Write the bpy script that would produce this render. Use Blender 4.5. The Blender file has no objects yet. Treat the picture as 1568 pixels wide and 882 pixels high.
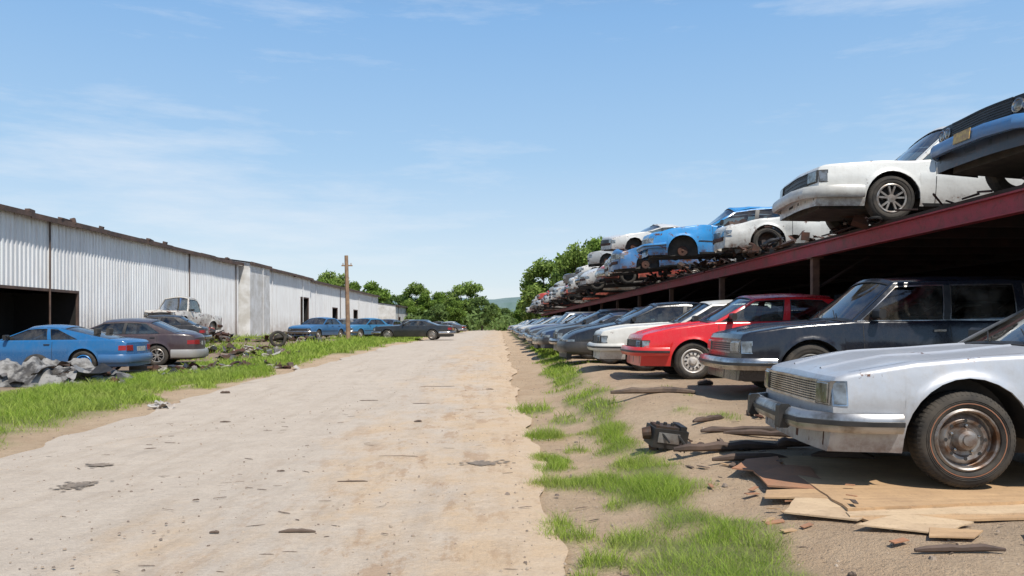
import bpy, bmesh, math, random
import numpy as np
from mathutils import Vector, Matrix, Euler
random.seed(7); rng=np.random.default_rng(7)
R_=math.radians
scene=bpy.context.scene
F=1219.6; VX=765.; VY=498.; CH=1.25
def sm(a,b,x):
    t=np.clip((np.asarray(x,float)-a)/(b-a),0,1); return t*t*(3-2*t)
def terr(x,y):
    x=np.asarray(x,float); y=np.asarray(y,float)
    base=.28*sm(8,32,y)
    zr=.14+.24*sm(5,11,y); zl=.38*sm(20,45,y)
    z=base+(zr-base)*sm(.7,2.2,x)
    z=z+(zl-z)*sm(5.2,8.5,-x)
    return z
_h=rng.random((256,256))
def vn(x,y,s=1.0,o=0):
    x=np.asarray(x,float)/s+o*17.3+1000; y=np.asarray(y,float)/s+o*9.1+1000
    xi=np.floor(x).astype(int); yi=np.floor(y).astype(int); fx=x-xi; fy=y-yi
    fx=fx*fx*(3-2*fx); fy=fy*fy*(3-2*fy)
    a=_h[xi%256,yi%256]; b=_h[(xi+1)%256,yi%256]; c=_h[xi%256,(yi+1)%256]; d=_h[(xi+1)%256,(yi+1)%256]
    return (a*(1-fx)+b*fx)*(1-fy)+(c*(1-fx)+d*fx)*fy
def fbm(x,y,s,o=0): return (vn(x,y,s,o)+.5*vn(x,y,s/2,o+1)+.25*vn(x,y,s/4,o+2))/1.75

# ---------------------------------------------------------------- materials
def newmat(name):
    m=bpy.data.materials.new(name); m.use_nodes=True; nt=m.node_tree
    return m,nt,nt.nodes['Principled BSDF'],nt.nodes['Material Output']
def N(nt,t,**k):
    n=nt.nodes.new(t)
    for a,b in k.items(): setattr(n,a,b)
    return n
def noise(nt,vec,scale,detail=4,rough=.55,lo=None,hi=None):
    n=N(nt,'ShaderNodeTexNoise'); n.inputs['Scale'].default_value=scale; n.inputs['Detail'].default_value=detail; n.inputs['Roughness'].default_value=rough
    nt.links.new(vec,n.inputs['Vector'])
    o=n.outputs['Fac']
    if lo is not None:
        r=N(nt,'ShaderNodeMapRange'); r.inputs[1].default_value=lo; r.inputs[2].default_value=hi; nt.links.new(o,r.inputs[0]); o=r.outputs[0]
    return o
def maprange(nt,s,a,b):
    r=N(nt,'ShaderNodeMapRange'); r.inputs[1].default_value=a; r.inputs[2].default_value=b; nt.links.new(s,r.inputs[0]); return r.outputs[0]
def mixc(nt,f,a,b,mode='MIX'):
    n=N(nt,'ShaderNodeMix',data_type='RGBA',blend_type=mode)
    for s,v in ((n.inputs[0],f),(n.inputs[6],a),(n.inputs[7],b)):
        if isinstance(v,bpy.types.NodeSocket): nt.links.new(v,s)
        elif isinstance(v,(int,float)): s.default_value=v
        else: s.default_value=(*v,1)
    return n.outputs[2]
def mth(nt,op,a,b=0.,clamp=False):
    n=N(nt,'ShaderNodeMath',operation=op,use_clamp=clamp)
    for s,v in ((n.inputs[0],a),(n.inputs[1],b)):
        if isinstance(v,bpy.types.NodeSocket): nt.links.new(v,s)
        else: s.default_value=v
    return n.outputs[0]
def bump(nt,bs,h,strength,dist):
    b=N(nt,'ShaderNodeBump'); b.inputs['Strength'].default_value=strength; b.inputs['Distance'].default_value=dist
    nt.links.new(h,b.inputs['Height']); nt.links.new(b.outputs[0],bs.inputs['Normal'])
def objc(nt): return N(nt,'ShaderNodeTexCoord').outputs['Object']
def pos(nt): return N(nt,'ShaderNodeNewGeometry').outputs['Position']
def simple(name,col,rough=.6,metal=0,var=.25,scale=8,bmp=0.,col2=None,lo=.35,hi=.65):
    m,nt,bs,o=newmat(name); c=objc(nt)
    f=noise(nt,c,scale,5,.6,lo,hi)
    c2=col2 if col2 else tuple(x*(1-var) for x in col)
    nt.links.new(mixc(nt,f,col,c2),bs.inputs['Base Color'])
    bs.inputs['Roughness'].default_value=rough; bs.inputs['Metallic'].default_value=metal
    if bmp: bump(nt,bs,noise(nt,c,scale*4,6),.5,bmp)
    return m
_pc={}
def paint(col,dirt=.3,rust=0.,metal=0.,rough=.28):
    k=(col,dirt,rust,metal,rough)
    if k in _pc: return _pc[k]
    m,nt,bs,o=newmat('car_paint'); c=objc(nt)
    sp=N(nt,'ShaderNodeSeparateXYZ'); nt.links.new(c,sp.inputs[0])
    low=maprange(nt,sp.outputs[2],.66,.2)
    d=noise(nt,c,2.6,7,.7,.42,.74)
    mp=N(nt,'ShaderNodeMapping'); mp.inputs['Scale'].default_value=(9,9,1.1); nt.links.new(c,mp.inputs[0])
    drip=noise(nt,mp.outputs[0],1.6,5,.65,.48,.78)
    fine=noise(nt,c,26,4,.7,.48,.72)
    f=mth(nt,'MULTIPLY',mth(nt,'ADD',mth(nt,'ADD',mth(nt,'MULTIPLY',d,.5),mth(nt,'MULTIPLY',drip,.35)),mth(nt,'MULTIPLY',low,.85)),dirt)
    f=mth(nt,'ADD',f,mth(nt,'MULTIPLY',fine,dirt*.25),True)
    lum=sum(col)/3
    dc=(.27,.21,.145) if lum<.35 else (.19,.15,.11)
    if lum<.06: dc=(.15,.125,.10)
    base=mixc(nt,f,col,dc)
    if rust>0:
        r=noise(nt,c,4.5,9,.72,.68-rust*.26,.71-rust*.24)
        lowr=mth(nt,'MULTIPLY',noise(nt,c,9,6,.7,.45,.6),maprange(nt,sp.outputs[2],.42,.24))
        r=mth(nt,'MAXIMUM',r,mth(nt,'MULTIPLY',lowr,min(1,rust*2.5)))
        base=mixc(nt,r,base,mixc(nt,fine,(.10,.038,.018),(.2,.085,.035)))
    nt.links.new(base,bs.inputs['Base Color'])
    nt.links.new(mth(nt,'ADD',mth(nt,'MULTIPLY',f,.65),rough,True),bs.inputs['Roughness'])
    bs.inputs['Metallic'].default_value=metal
    cw=mth(nt,'SUBTRACT',.32,mth(nt,'MULTIPLY',f,.5),True); nt.links.new(cw,bs.inputs['Coat Weight']); bs.inputs['Coat Roughness'].default_value=.12
    bump(nt,bs,noise(nt,c,3.2,3,.5),.3,.03)
    _pc[k]=m; return m
def glassmat():
    m,nt,bs,o=newmat('car_glass'); c=objc(nt)
    t=N(nt,'ShaderNodeBsdfTransparent'); t.inputs[0].default_value=(.42,.47,.47,1)
    g=N(nt,'ShaderNodeBsdfGlossy'); g.inputs['Roughness'].default_value=.04; g.inputs[0].default_value=(.9,.95,1,1)
    fr=N(nt,'ShaderNodeFresnel'); fr.inputs[0].default_value=1.5
    a=N(nt,'ShaderNodeMixShader'); nt.links.new(mth(nt,'ADD',mth(nt,'MULTIPLY',fr.outputs[0],1.1),.04,True),a.inputs[0]); nt.links.new(t.outputs[0],a.inputs[1]); nt.links.new(g.outputs[0],a.inputs[2])
    d=N(nt,'ShaderNodeBsdfDiffuse'); d.inputs[0].default_value=(.30,.27,.22,1)
    b=N(nt,'ShaderNodeMixShader'); nt.links.new(mth(nt,'MULTIPLY',noise(nt,c,2.2,7,.72,.40,.75),.28),b.inputs[0]); nt.links.new(a.outputs[0],b.inputs[1]); nt.links.new(d.outputs[0],b.inputs[2])
    nt.links.new(b.outputs[0],o.inputs[0]); return m
M_glass=glassmat()
M_blk=simple('black_trim',(.014,.014,.014),.5,col2=(.035,.032,.03))
M_chr=simple('worn_chrome',(.55,.55,.55),.25,.9,col2=(.22,.19,.16),scale=5)
M_tyre=simple('tyre_rubber',(.020,.019,.018),.85,col2=(.07,.058,.045),scale=5,bmp=.004)
M_rim=simple('steel_rim',(.40,.38,.35),.42,.6,col2=(.18,.12,.08),scale=9,lo=.4,hi=.75)
M_rims=simple('rusty_steel_rim',(.30,.28,.26),.45,.6,col2=(.13,.07,.04),scale=7,lo=.42,hi=.62)
M_rimw=simple('white_rim',(.62,.60,.57),.45,.1,col2=(.38,.33,.28),scale=7)
M_rimb=simple('blue_rim',(.03,.22,.55),.4,.1)
M_rimd=simple('dark_rim',(.08,.08,.08),.5,.5)
M_head=simple('headlight_glass',(.40,.40,.38),.10,.6,col2=(.16,.14,.11),scale=14)
M_tail=simple('taillight',(.30,.015,.012),.25)
M_int=simple('car_interior',(.030,.028,.026),.8,col2=(.07,.06,.05),scale=5)
M_plate=simple('number_plate',(.6,.42,.12),.5,col2=(.35,.2,.1),scale=20)
M_platew=simple('white_plate',(.5,.5,.47),.5,col2=(.2,.2,.2),scale=20)
M_amber=simple('amber_lens',(.42,.15,.04),.3)
M_rust=simple('rusted_metal',(.11,.045,.028),.85,.2,col2=(.045,.028,.022),scale=5,bmp=.006)
M_engine=simple('engine_metal',(.07,.062,.055),.6,.5,col2=(.10,.045,.02),scale=7,bmp=.01)

# ---------------------------------------------------------------- mesh builder
class MB:
    def __init__(s): s.v=[]; s.f=[]; s.m=[]
    def grid(s,P,mat,closed=False):
        b=len(s.v); nr=len(P); nc=len(P[0])
        for r in P: s.v.extend([tuple(p) for p in r])
        for i in range(nr-1):
            for j in range(nc if closed else nc-1):
                k=(j+1)%nc
                s.f.append((b+i*nc+j,b+i*nc+k,b+(i+1)*nc+k,b+(i+1)*nc+j)); s.m.append(mat)
    def poly(s,pts,mat):
        b=len(s.v); s.v.extend([tuple(p) for p in pts]); s.f.append(tuple(range(b,b+len(pts)))); s.m.append(mat)
    def box(s,x0,x1,y0,y1,z0,z1,mat,ny=1,bv=0.):
        if bv<=0: sec=[(x0,z0),(x1,z0),(x1,z1),(x0,z1)]
        else: sec=[(x0+bv,z0),(x1-bv,z0),(x1,z0+bv),(x1,z1-bv),(x1-bv,z1),(x0+bv,z1),(x0,z1-bv),(x0,z0+bv)]
        ys=list(np.linspace(y0,y1,ny+1))
        s.grid([[(a,y,c) for a,c in sec] for y in ys],mat,True)
        s.poly([(a,y0,c) for a,c in sec][::-1],mat); s.poly([(a,y1,c) for a,c in sec],mat)
    def obox(s,M,sx,sy,sz,mat):
        c=[M@Vector((a*sx/2,b*sy/2,d*sz/2)) for a in(-1,1) for b in(-1,1) for d in(-1,1)]
        b=len(s.v); s.v.extend([tuple(p) for p in c])
        for q in((0,1,3,2),(4,6,7,5),(0,4,5,1),(2,3,7,6),(0,2,6,4),(1,5,7,3)):
            s.f.append(tuple(b+i for i in q)); s.m.append(mat)
    def tube(s,p0,p1,r0,r1,n,mat,cap=True):
        p0=Vector(p0);p1=Vector(p1);d=(p1-p0).normalized(); u=d.orthogonal().normalized(); w=d.cross(u)
        A=[p0+(u*math.cos(a)+w*math.sin(a))*r0 for a in np.linspace(0,2*math.pi,n,endpoint=False)]
        B=[p1+(u*math.cos(a)+w*math.sin(a))*r1 for a in np.linspace(0,2*math.pi,n,endpoint=False)]
        s.grid([A,B],mat,True)
        if cap: s.poly(A,mat); s.poly(B,mat)
    def lathe(s,cx,cy,cz,prof,mat,n,sgn):
        P=[[(cx+r*math.cos(a),cy+sgn*d,cz+r*math.sin(a)) for a in np.linspace(0,2*math.pi,n,endpoint=False)] for r,d in prof]
        s.grid(P,mat,True)
    def sweep(s,path,prof,mat):
        P=[]
        for i,(x,y) in enumerate(path):
            a=path[max(0,i-1)]; b=path[min(len(path)-1,i+1)]
            tx,ty=b[0]-a[0],b[1]-a[1]; l=math.hypot(tx,ty) or 1; nx,ny=ty/l,-tx/l
            P.append([(x+nx*n,y+ny*n,z) for n,z in prof])
        s.grid(P,mat,True); s.poly(P[0],mat); s.poly(P[-1],mat)
    def mesh(s,name,mats,merge=0.0008,ang=35,smooth=True):
        me=bpy.data.meshes.new(name); me.from_pydata(s.v,[],s.f)
        me.polygons.foreach_set('material_index',s.m)
        for m in mats: me.materials.append(m)
        if merge:
            bm=bmesh.new(); bm.from_mesh(me); bmesh.ops.remove_doubles(bm,verts=bm.verts,dist=merge)
            bmesh.ops.recalc_face_normals(bm,faces=bm.faces); bm.to_mesh(me); bm.free()
        if smooth:
            me.polygons.foreach_set('use_smooth',[True]*len(me.polygons)); me.set_sharp_from_angle(angle=R_(ang))
        me.update(); return me
def link(name,me,loc=(0,0,0),rot=(0,0,0),scale=(1,1,1)):
    o=bpy.data.objects.new(name,me); scene.collection.objects.link(o); o.location=loc; o.rotation_euler=rot; o.scale=scale; return o

# ---------------------------------------------------------------- car builder
SL=[None,M_glass,M_blk,M_chr,M_tyre,M_rim,M_head,M_tail,M_int,M_rimw,M_plate,M_chr,M_amber,M_engine,M_rust]
PA,GL,BK,CR,TY,RM,HD,TL,IN,RW,PL,BM,AM,EN,RS=range(15)
def wheel(mb,cx,cz,face,sgn,R,style,n):
    rr=R*.64
    mb.lathe(cx,face,cz,[(rr,.03),(rr+.012,.004),(rr+.03,-.006),(R-.045,-.004),(R-.02,.006),(R-.004,.022),(R,.04),(R,.16),(R-.02,.19),(rr,.19)],TY,n,sgn)
    if n>30:
        for q in(.050,.060): mb.lathe(cx,face,cz,[(R-q,-.0045),(R-q-.002,-.009),(R-q-.005,-.0055)],TY,n,sgn)
        for i in range(60):
            a=2*math.pi*i/60; c_,s_=math.cos(a),math.sin(a); t=(-s_,c_); w=.006
            mb.grid([[(cx+r_*c_+t[0]*w*k,face+sgn*d_,cz+r_*s_+t[1]*w*k) for k in(-1,1)] for r_,d_ in((R-.022,.003),(R-.004,.020),(R+.003,.042),(R+.003,.15))],TY)
    if style=='none': return
    rm=RM if style!='cap' else RW
    if style=='alloy':
        mb.lathe(cx,face,cz,[(rr+.004,.012),(rr-.012,.004),(rr-.03,.01),(rr-.035,.09),(0.001,.10)],BK,n,sgn)
        mb.lathe(cx,face,cz,[(rr+.004,.010),(rr-.010,.002),(rr-.026,.006),(rr-.03,.05)],RM,n,sgn)
        mb.lathe(cx,face,cz,[(rr*.3,.05),(rr*.27,.015),(rr*.1,.01),(.001,.008)],RM,n,sgn)
        for k in range(5):
            for off in(-.17,.17):
                a=2*math.pi*k/5+.3; a2=a+off
                p0=(cx+rr*.22*math.cos(a+off*.6),cz+rr*.22*math.sin(a+off*.6)); p1=(cx+(rr-.02)*math.cos(a2+off*.4),cz+(rr-.02)*math.sin(a2+off*.4))
                dx,dz=p1[0]-p0[0],p1[1]-p0[1]; l=math.hypot(dx,dz); nx,nz=-dz/l*.013,dx/l*.013
                A=[(p0[0]+nx,face+sgn*.018,p0[1]+nz),(p0[0]-nx,face+sgn*.018,p0[1]-nz)]
                B=[(p1[0]+nx,face+sgn*.010,p1[1]+nz),(p1[0]-nx,face+sgn*.010,p1[1]-nz)]
                A2=[(q[0],q[1]+sgn*.04,q[2]) for q in A[::-1]]; B2=[(q[0],q[1]+sgn*.04,q[2]) for q in B[::-1]]
                mb.grid([A+A2,B+B2],RM,True)
    else:
        if style=='white_line':
            pr=[(rr+.006,.010),(rr-.008,-.002),(rr-.018,.006),(rr-.026,.055),(rr*.82,.062),(rr*.76,.045),(rr*.66,.030),(rr*.58,.034),(rr*.52,.052),(rr*.40,.055),(rr*.36,.02),(rr*.30,-.002),(rr*.20,-.010),(rr*.18,-.022),(.001,-.026)]
        else: pr=[(rr+.006,.012),(rr-.010,.000),(rr-.022,.008),(rr-.032,.050),(rr*.80,.055),(rr*.72,.030),(rr*.52,.022),(rr*.46,.036),(rr*.36,.038),(rr*.32,.010),(rr*.22,-.012),(.001,-.016)]
        mb.lathe(cx,face,cz,pr,rm,n,sgn)
        k=12 if style=='cap' else 8
        for i in range(k):
            a=2*math.pi*i/k; ri=rr*.62; w=.013 if style=='cap' else .011; l=.024 if style=='cap' else .012
            if n<20: continue
            cxx,czz=cx+ri*math.cos(a),cz+ri*math.sin(a); u=(math.cos(a),math.sin(a)); t=(-u[1],u[0])
            pts=[(cxx+u[0]*math.cos(b)*l+t[0]*math.sin(b)*w,face+sgn*(.020 if style!='white_line' else .028),czz+u[1]*math.cos(b)*l+t[1]*math.sin(b)*w) for b in np.linspace(0,2*math.pi,10,endpoint=False)]
            mb.poly(pts,BK)
        if style=='white_line':
            mb.lathe(cx,face,cz,[(rr+.034,-.0085),(rr+.040,-.0085)],AM,n,sgn)
            for i in range(5):
                a=2*math.pi*i/5+.2; mb.lathe(cx+rr*.45*math.cos(a),face,cz+rr*.45*math.sin(a),[(.010,.054),(.009,.036),(.001,.034)],CR,6,sgn)

def car_mesh(name,P):
    lod=P.get('lod',0); L,W=P['L'],P['W']; sill=P.get('sill',.22); R=P.get('R',.31)
    xf,xr=P['xf'],P['xr']; Ra=R+P.get('gap',.055); top=P['top']; xa0,xa1,xc1,xc0=P['gh']; zr=P['zr']
    tx=[p[0] for p in top]; tz=[p[1] for p in top]
    zs=lambda x: float(np.interp(x,tx,tz))
    cf=P.get('cf',.06)
    def plan(x):
        a=max(0,1-x/.7); b=max(0,1-(L-x)/.7)
        return 1-cf*a**2.2-cf*b**2.2
    def hw(x,z):
        t=(z-sill)/(zs(x)-sill)
        f=1-.055*max(0,(.55-t)/.55)**2-P.get('tum',.05)*max(0,(t-.62)/.38)**1.5
        y=W*plan(x)*f
        if .58<t<.66: y+=P.get('crease',.006)
        for xc in(xf,xr):
            d=math.hypot(x-xc,z-R); y+=.016*math.exp(-((d-Ra)/.035)**2)
        return y
    mb=MB()
    nx={0:52,1:34,2:18}[lod]; na={0:15,1:11,2:7}[lod]
    xs=set(np.round(np.linspace(0,L,nx),4))|{round(xa0,4),round(xc0,4),.03,.08,round(L-.03,4),round(L-.08,4)}
    for xc in(xf,xr): xs={x for x in xs if abs(x-xc)>Ra+.01 or x in(round(xa0,4),round(xc0,4))}
    st=[(x,sill) for x in xs if abs(x-xf)>=Ra and abs(x-xr)>=Ra]
    for xc in(xf,xr):
        for x in (round(xa0,4),round(xc0,4)):
            if abs(x-xc)<Ra: st.append((x,R+math.sqrt(Ra*Ra-(x-xc)**2)))
        st+= [(xc-Ra,sill),(xc+Ra,sill+1e-6)]
        for a in np.linspace(math.pi,0,na): st.append((xc+Ra*math.cos(a)*.9999,R+Ra*math.sin(a)))
    st=sorted(st,key=lambda q:q[0])
    r=P.get('sr',.035); nr={0:10,1:7,2:5}[lod]
    def col(x,zb,s):
        z1=zs(x)-r; o=[]
        zb=min(zb,z1-.01)
        for t in np.linspace(0,1,nr): 
            z=zb+(z1-zb)*t; o.append((x,s*hw(x,z),z))
        y0=hw(x,z1)
        for a in (30,60,90): o.append((x,s*(y0-r+r*math.cos(R_(a))),z1+r*math.sin(R_(a))))
        return o
    crown=P.get('crown',.03)
    def ytop(x): return hw(x,zs(x)-r)-r
    def topz(x,y): 
        w=ytop(x); return zs(x)+crown*(1-min(1,(abs(y)/w))**2)*min(1,.25+x/.35)*min(1,.25+(L-x)/.35)
    for s in(-1,1):
        mb.grid([col(x,zb,s) for x,zb in st],PA)
        for xc in(xf,xr):
            A=[(xc+Ra*math.cos(a),R+Ra*math.sin(a)) for a in np.linspace(math.pi,0,na)]
            mb.grid([[(x,s*(hw(x,z)-dd),z) for x,z in A] for dd in(.001,.02)],PA)
            mb.grid([[(x,s*(hw(x,z)-dd),z) for x,z in A] for dd in(.021,.30)],BK)
    cxs=sorted({round(x,4) for x,zb in st})
    ny={0:11,1:7,2:5}[lod]
    nh=P.get('nohood',False)
    for x0,x1 in zip(cxs[:-1],cxs[1:]):
        if x0>=xa0-1e-3 and x1<=xc0+1e-3: continue
        if nh and x0>.12 and x1<=xa0: continue
        if P.get('bed') and x0>xc0+.05 and x1<L-.06: continue
        mb.grid([[(x,ytop(x)*c,topz(x,ytop(x)*c)) for c in np.linspace(-1,1,ny)] for x in(x0,x1)],PA)
    for x in(0.,L):
        c=col(x,sill,1); mb.grid([[(x,p[1]*k,p[2] if i<len(c)-1 else topz(x,p[1]*k)) for k in np.linspace(-1,1,ny)] for i,p in enumerate(c)],PA)
    if lod==0 and not nh:
        for s in(-1,1):
            mb.grid([[(x,s*(ytop(x)-.035+w_),topz(x,ytop(x)-.035)+.0015) for w_ in(-.003,.003)] for x in np.linspace(.12,xa0-.06,16)],BK)
            mb.grid([[(x,s*(ytop(x)*.42+w_),topz(x,ytop(x)*.42)+h_) for w_,h_ in((-.02,-.001),(0,.010),(.02,-.001))] for x in np.linspace(.10,xa0-.14,14)],PA)
        mb.grid([[(xa0-.07+w_,(ytop(xa0)-.03)*k,topz(xa0-.07,(ytop(xa0)-.03)*k)+.002) for w_ in(-.05,.02)] for k in np.linspace(-1,1,11)],BK)
    mb.box(.12,L-.12,-(W-.24),(W-.24),sill-.02,.42,IN)
    if not nh: mb.box(.12,xa0+.02,-(W-.24),(W-.24),.40,zs(.3)-.06,IN)
    mb.box(xc0-.1,L-.12,-(W-.24),(W-.24),.40,zs(xc0)-(.35 if P.get('bed') else .08),IN)
    if nh:
        mb.box(.1,xa0,-(W-.2),(W-.2),.35,.5,EN); rd=random.Random(3)
        for i in range(16):
            a=rd.uniform(.2,xa0-.25); b=rd.uniform(-.5,.5); mb.obox(Matrix.Translation((a,b,rd.uniform(.5,.72)))@Euler((rd.random(),rd.random(),rd.random())).to_matrix().to_4x4(),rd.uniform(.12,.35),rd.uniform(.12,.35),rd.uniform(.08,.22),EN)
    for s in(-1,1): mb.poly([(xa0,s*(W-.11),.4),(xc0,s*(W-.11),.4),(xc0,s*(W-.11),zs(xc0)-.05),(xa0,s*(W-.11),zs(xa0)-.05)],IN)
    mb.box(xa0-.02,xa0+.38,-(W-.12),W-.12,.45,zs(xa0)-.03,IN,bv=.05)
    if xc0-xc1>.25: mb.box(xc0-.28,xc0,-(W-.12),W-.12,.45,zs(xc0)-.04,IN)
    if lod<2:
        sx=xa0+1.05
        for x0 in ([sx,sx+.95] if (xc0-sx)>1.4 else [sx]):
            for y0 in(-.36,.36):
                mb.box(x0-.45,x0,y0-.24,y0+.24,.42,.55,IN,bv=.03)
                P4=[[(x0+k*.22+dx,y0+yy,.5+k*.50) for dx,yy in((-.05,-.23),(.06,-.23),(.06,.23),(-.05,.23))] for k in(0,.5,1)]
                mb.grid(P4,IN,True); mb.poly(P4[-1],IN)
                mb.box(x0+.2,x0+.28,y0-.12,y0+.12,1.02,1.17,IN,bv=.02)
        for i in range(14):
            a=2*math.pi*i/14;b=2*math.pi*(i+1)/14
            mb.tube((xa0+.5+.08*math.sin(a),-.36+.18*math.cos(a),.9+.16*math.sin(a)),(xa0+.5+.08*math.sin(b),-.36+.18*math.cos(b),.9+.16*math.sin(b)),.014,.014,5,BK,False)
    zrail=zr-.075; yt=W*P.get('yt',.74); xm=(xa1+xc1)/2; hl=(xc1-xa1)/2
    def drop(x): return .035*min(1.3,abs((x-xm)/hl))**2
    def yb(x): return ytop(x)-.005
    def sp(xb,xt,v,s,ins=0.):
        x=xb+(xt-xb)*v; z=(zs(xb)-.004)*(1-v)+(zrail-drop(xt))*v; y=yb(xb)*(1-v)+yt*v+.022*math.sin(math.pi*v)
        return (x,s*(y-ins),z)
    def panel(a,b,c,d,v0,v1,mat,ins=0.,n=5):
        for s in(-1,1):
            mb.grid([[sp(a+(b-a)*k,c+(d-c)*k,v,s,ins) for k in(0,.5,1)] for v in np.linspace(v0,v1,n)],mat)
    vt=.9
    pills=[(xa0,xa0+.07,xa1,xa1+.06)]+P['pill']+[(xc0-P.get('cw',.25),xc0,xc1-P.get('cwt',.12),xc1)]
    panel(xa0,xc0,xa1,xc1,vt,1,PA); panel(xa0,xc0,xa1,xc1,0,.035,BK)
    for q in pills: panel(*q,0,vt,PA if q[1]-q[0]>.075 or q in(pills[0],) else BK)
    for a,b in zip(pills[:-1],pills[1:]):
        if P.get('noglass'): break
        panel(a[1],b[0],a[3],b[2],.0,vt,GL,.012)
        tr=P.get('wtrim',BK)
        for e in(0,1):
            panel(*( (a[1],a[1]+.014,a[3],a[3]+.014) if e==0 else (b[0]-.014,b[0],b[2]-.014,b[2])),.0,vt,tr,-.002,4)
        panel(a[1],b[0],a[3],b[2],vt-.035,vt,tr,-.002,2)
    if P.get('wtrim'): panel(xa0+.05,xc0,xa0+.1,xc0,0,.03,CR,-.004,2)
    def rz(x,y): return zrail-drop(x)+.075*(1-min(1,abs(y)/yt)**2.6)
    nrf=8 if lod<2 else 4
    bowT=.05
    ks=np.linspace(-1,1,ny+4)
    mb.grid([[(x+bowT*((x-xm)/hl)**3*(1-k*k),yt*k,rz(x,yt*k)) for k in ks] for x in np.linspace(xa1,xc1,nrf)],PA)
    for xb,xt,sg,rear in((xa0,xa1,-1,0),(xc0,xc1,1,1)):
        wb=yb(xb)
        def wp(k,v,ins=0.):
            y=wb*k*(1-v)+yt*k*v
            x=(xb+sg*.07*(1-k*k))*(1-v)+(xt+sg*bowT*(1-k*k))*v - sg*ins
            z=(topz(min(max(xb,0),L),wb*k)-.006)*(1-v)+rz(xt,yt*k)*v-ins*.4
            return (x,y,z)
        vv=list(np.linspace(0,1,6)); kk=list(np.linspace(-.955,.955,ny))
        if not P.get('noglass') or rear: mb.grid([[wp(k,v,.01) for k in kk] for v in vv],GL)
        for k0,k1 in((-1,-.94),(.94,1)): mb.grid([[wp(k,v) for k in(k0,k1)] for v in vv],PA)
        for k0,k1 in((-.945,-.92),(.92,.945)): mb.grid([[wp(k,v,-.002) for k in(k0,k1)] for v in vv],BK)
        mb.grid([[wp(k,v,-.001) for k in kk] for v in(.93,1)],PA); mb.grid([[wp(k,v,-.002) for k in kk] for v in(.905,.935)],BK); mb.grid([[wp(k,v,-.002) for k in kk] for v in(0,.045)],BK)
        if not rear and lod<2:
            for k in(-.5,.15): 
                a=wp(k,.03,-.02); b=wp(k+.38,.22,-.02); mb.tube(a,b,.007,.005,5,BK)
    def vstrip(x,z0,z1,w,mat,pr=.002):
        for s in(-1,1): mb.grid([[(xx,s*(hw(xx,z)+pr),z) for xx in(x-w,x+w)] for z in np.linspace(z0,z1,9)],mat)
    def hstrip(x0,x1,z0,z1,mat,pr=.004):
        for s in(-1,1): mb.grid([[(x,s*(hw(x,z)+pr),z) for z in(z0,z1)] for x in np.linspace(x0,x1,14)],mat)
    if lod<2:
        for x in P.get('doors',[]): vstrip(x,sill+.05,zs(x)-.05,.0045,BK)
        hstrip(xf+Ra+.03,xr-Ra-.03,sill,sill+.045,BK,.003)
        if P.get('mold',1): hstrip(xf+Ra+.02,xr-Ra-.02,.50,.53,BK if P['mold']==1 else CR,.006)
        if P.get('beltchrome'): hstrip(.1,xa0,zs(.6)-.075,zs(.6)-.065,CR,.004)
        for x in P.get('doors',[])[1:]:
            for s in(-1,1):
                y=s*hw(x-.15,zs(x)-.12); mb.box(x-.2,x-.06,min(y,y+s*.02),max(y,y+s*.02),zs(x)-.13,zs(x)-.105,CR if P.get('mold')==2 else BK)
        for s in(-1,1):
            y0=yb(xa0+.25); a,b=sorted((s*(y0+.0),s*(y0+.19)))
            mb.box(xa0+.22,xa0+.30,a,b,zs(xa0)+.03,zs(xa0)+.14,BK,2,.02)
    wf=W*(1-cf); zt=zs(0); g0,g1=P.get('gz',(zt-.17,zt-.035)); lw=P.get('lw',.36)
    ls=P.get('lights','rect')
    mb.box(-.008,.03,-wf*(.97-lw),wf*(.97-lw),g0,g1,BK,8)
    nb=P.get('gbars',5)
    if nb and lod<2:
        for i in range(nb): 
            z=g0+(g1-g0)*(i+.5)/nb; mb.box(-.016,.01,-wf*(.96-lw),wf*(.96-lw),z-.0035,z+.0035,P.get('gm',CR),8)
        if P.get('gv',0):
            for y in np.linspace(-wf*(.94-lw),wf*(.94-lw),P['gv']): mb.box(-.013,.0,y-.002,y+.002,g0,g1,P.get('gm',CR))
        mb.box(-.02,.02,-wf*(.97-lw),wf*(.97-lw),g1-.008,g1+.006,P.get('gf',CR),8); mb.box(-.02,.02,-wf*(.97-lw),wf*(.97-lw),g0-.006,g0+.006,P.get('gf',CR),8)
    for s in(-1,1):
        a,b=sorted((s*wf*(.98-lw),s*wf*.965))
        if ls=='rect':
            mb.box(-.018,.03,a,b,g0-.005,g1+.005,P.get('gf',CR),3,.006); mb.box(-.028,.0,a+.012,b-.012,g0+.008,g1-.008,HD,3,.006)
            fr_=P.get('gf',CR); xw=P.get('wrap',.12)
            mb.grid([[(x,s*(hw(x,z)+.004),z) for z in(g0-.005,g1+.005)] for x in(-.004,xw*.3,xw*.7,xw)],fr_)
            mb.grid([[(x,s*(hw(x,z)+.008),z) for z in(g0+.008,g1-.008)] for x in(.004,xw*.3,xw*.7,xw-.012)],AM if P.get('amber',0) else (BK if P.get('sidedark') else HD))
        else:
            mb.box(-.006,.03,a,b,g0-.01,g1+.01,BK,3)
            cs=[(a+b)/2] if ls=='round' else [a+(b-a)*.27,a+(b-a)*.75]
            rad=min((g1-g0)*.5,.09) if ls=='round' else min((g1-g0)*.46,abs(b-a)*.23)
            for cy in cs:
                z=(g0+g1)/2; n=18
                for prof,mt in(([(rad+.014,.01),(rad+.012,-.02),(rad,-.026),(rad-.008,-.012)],CR),([(rad-.006,-.012),(rad*.6,-.026),(.001,-.031)],HD)):
                    mb.grid([[(d-.004,cy+q*math.cos(t),z+q*math.sin(t)) for t in np.linspace(0,2*math.pi,n,endpoint=False)] for q,d in prof],mt,True)
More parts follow.
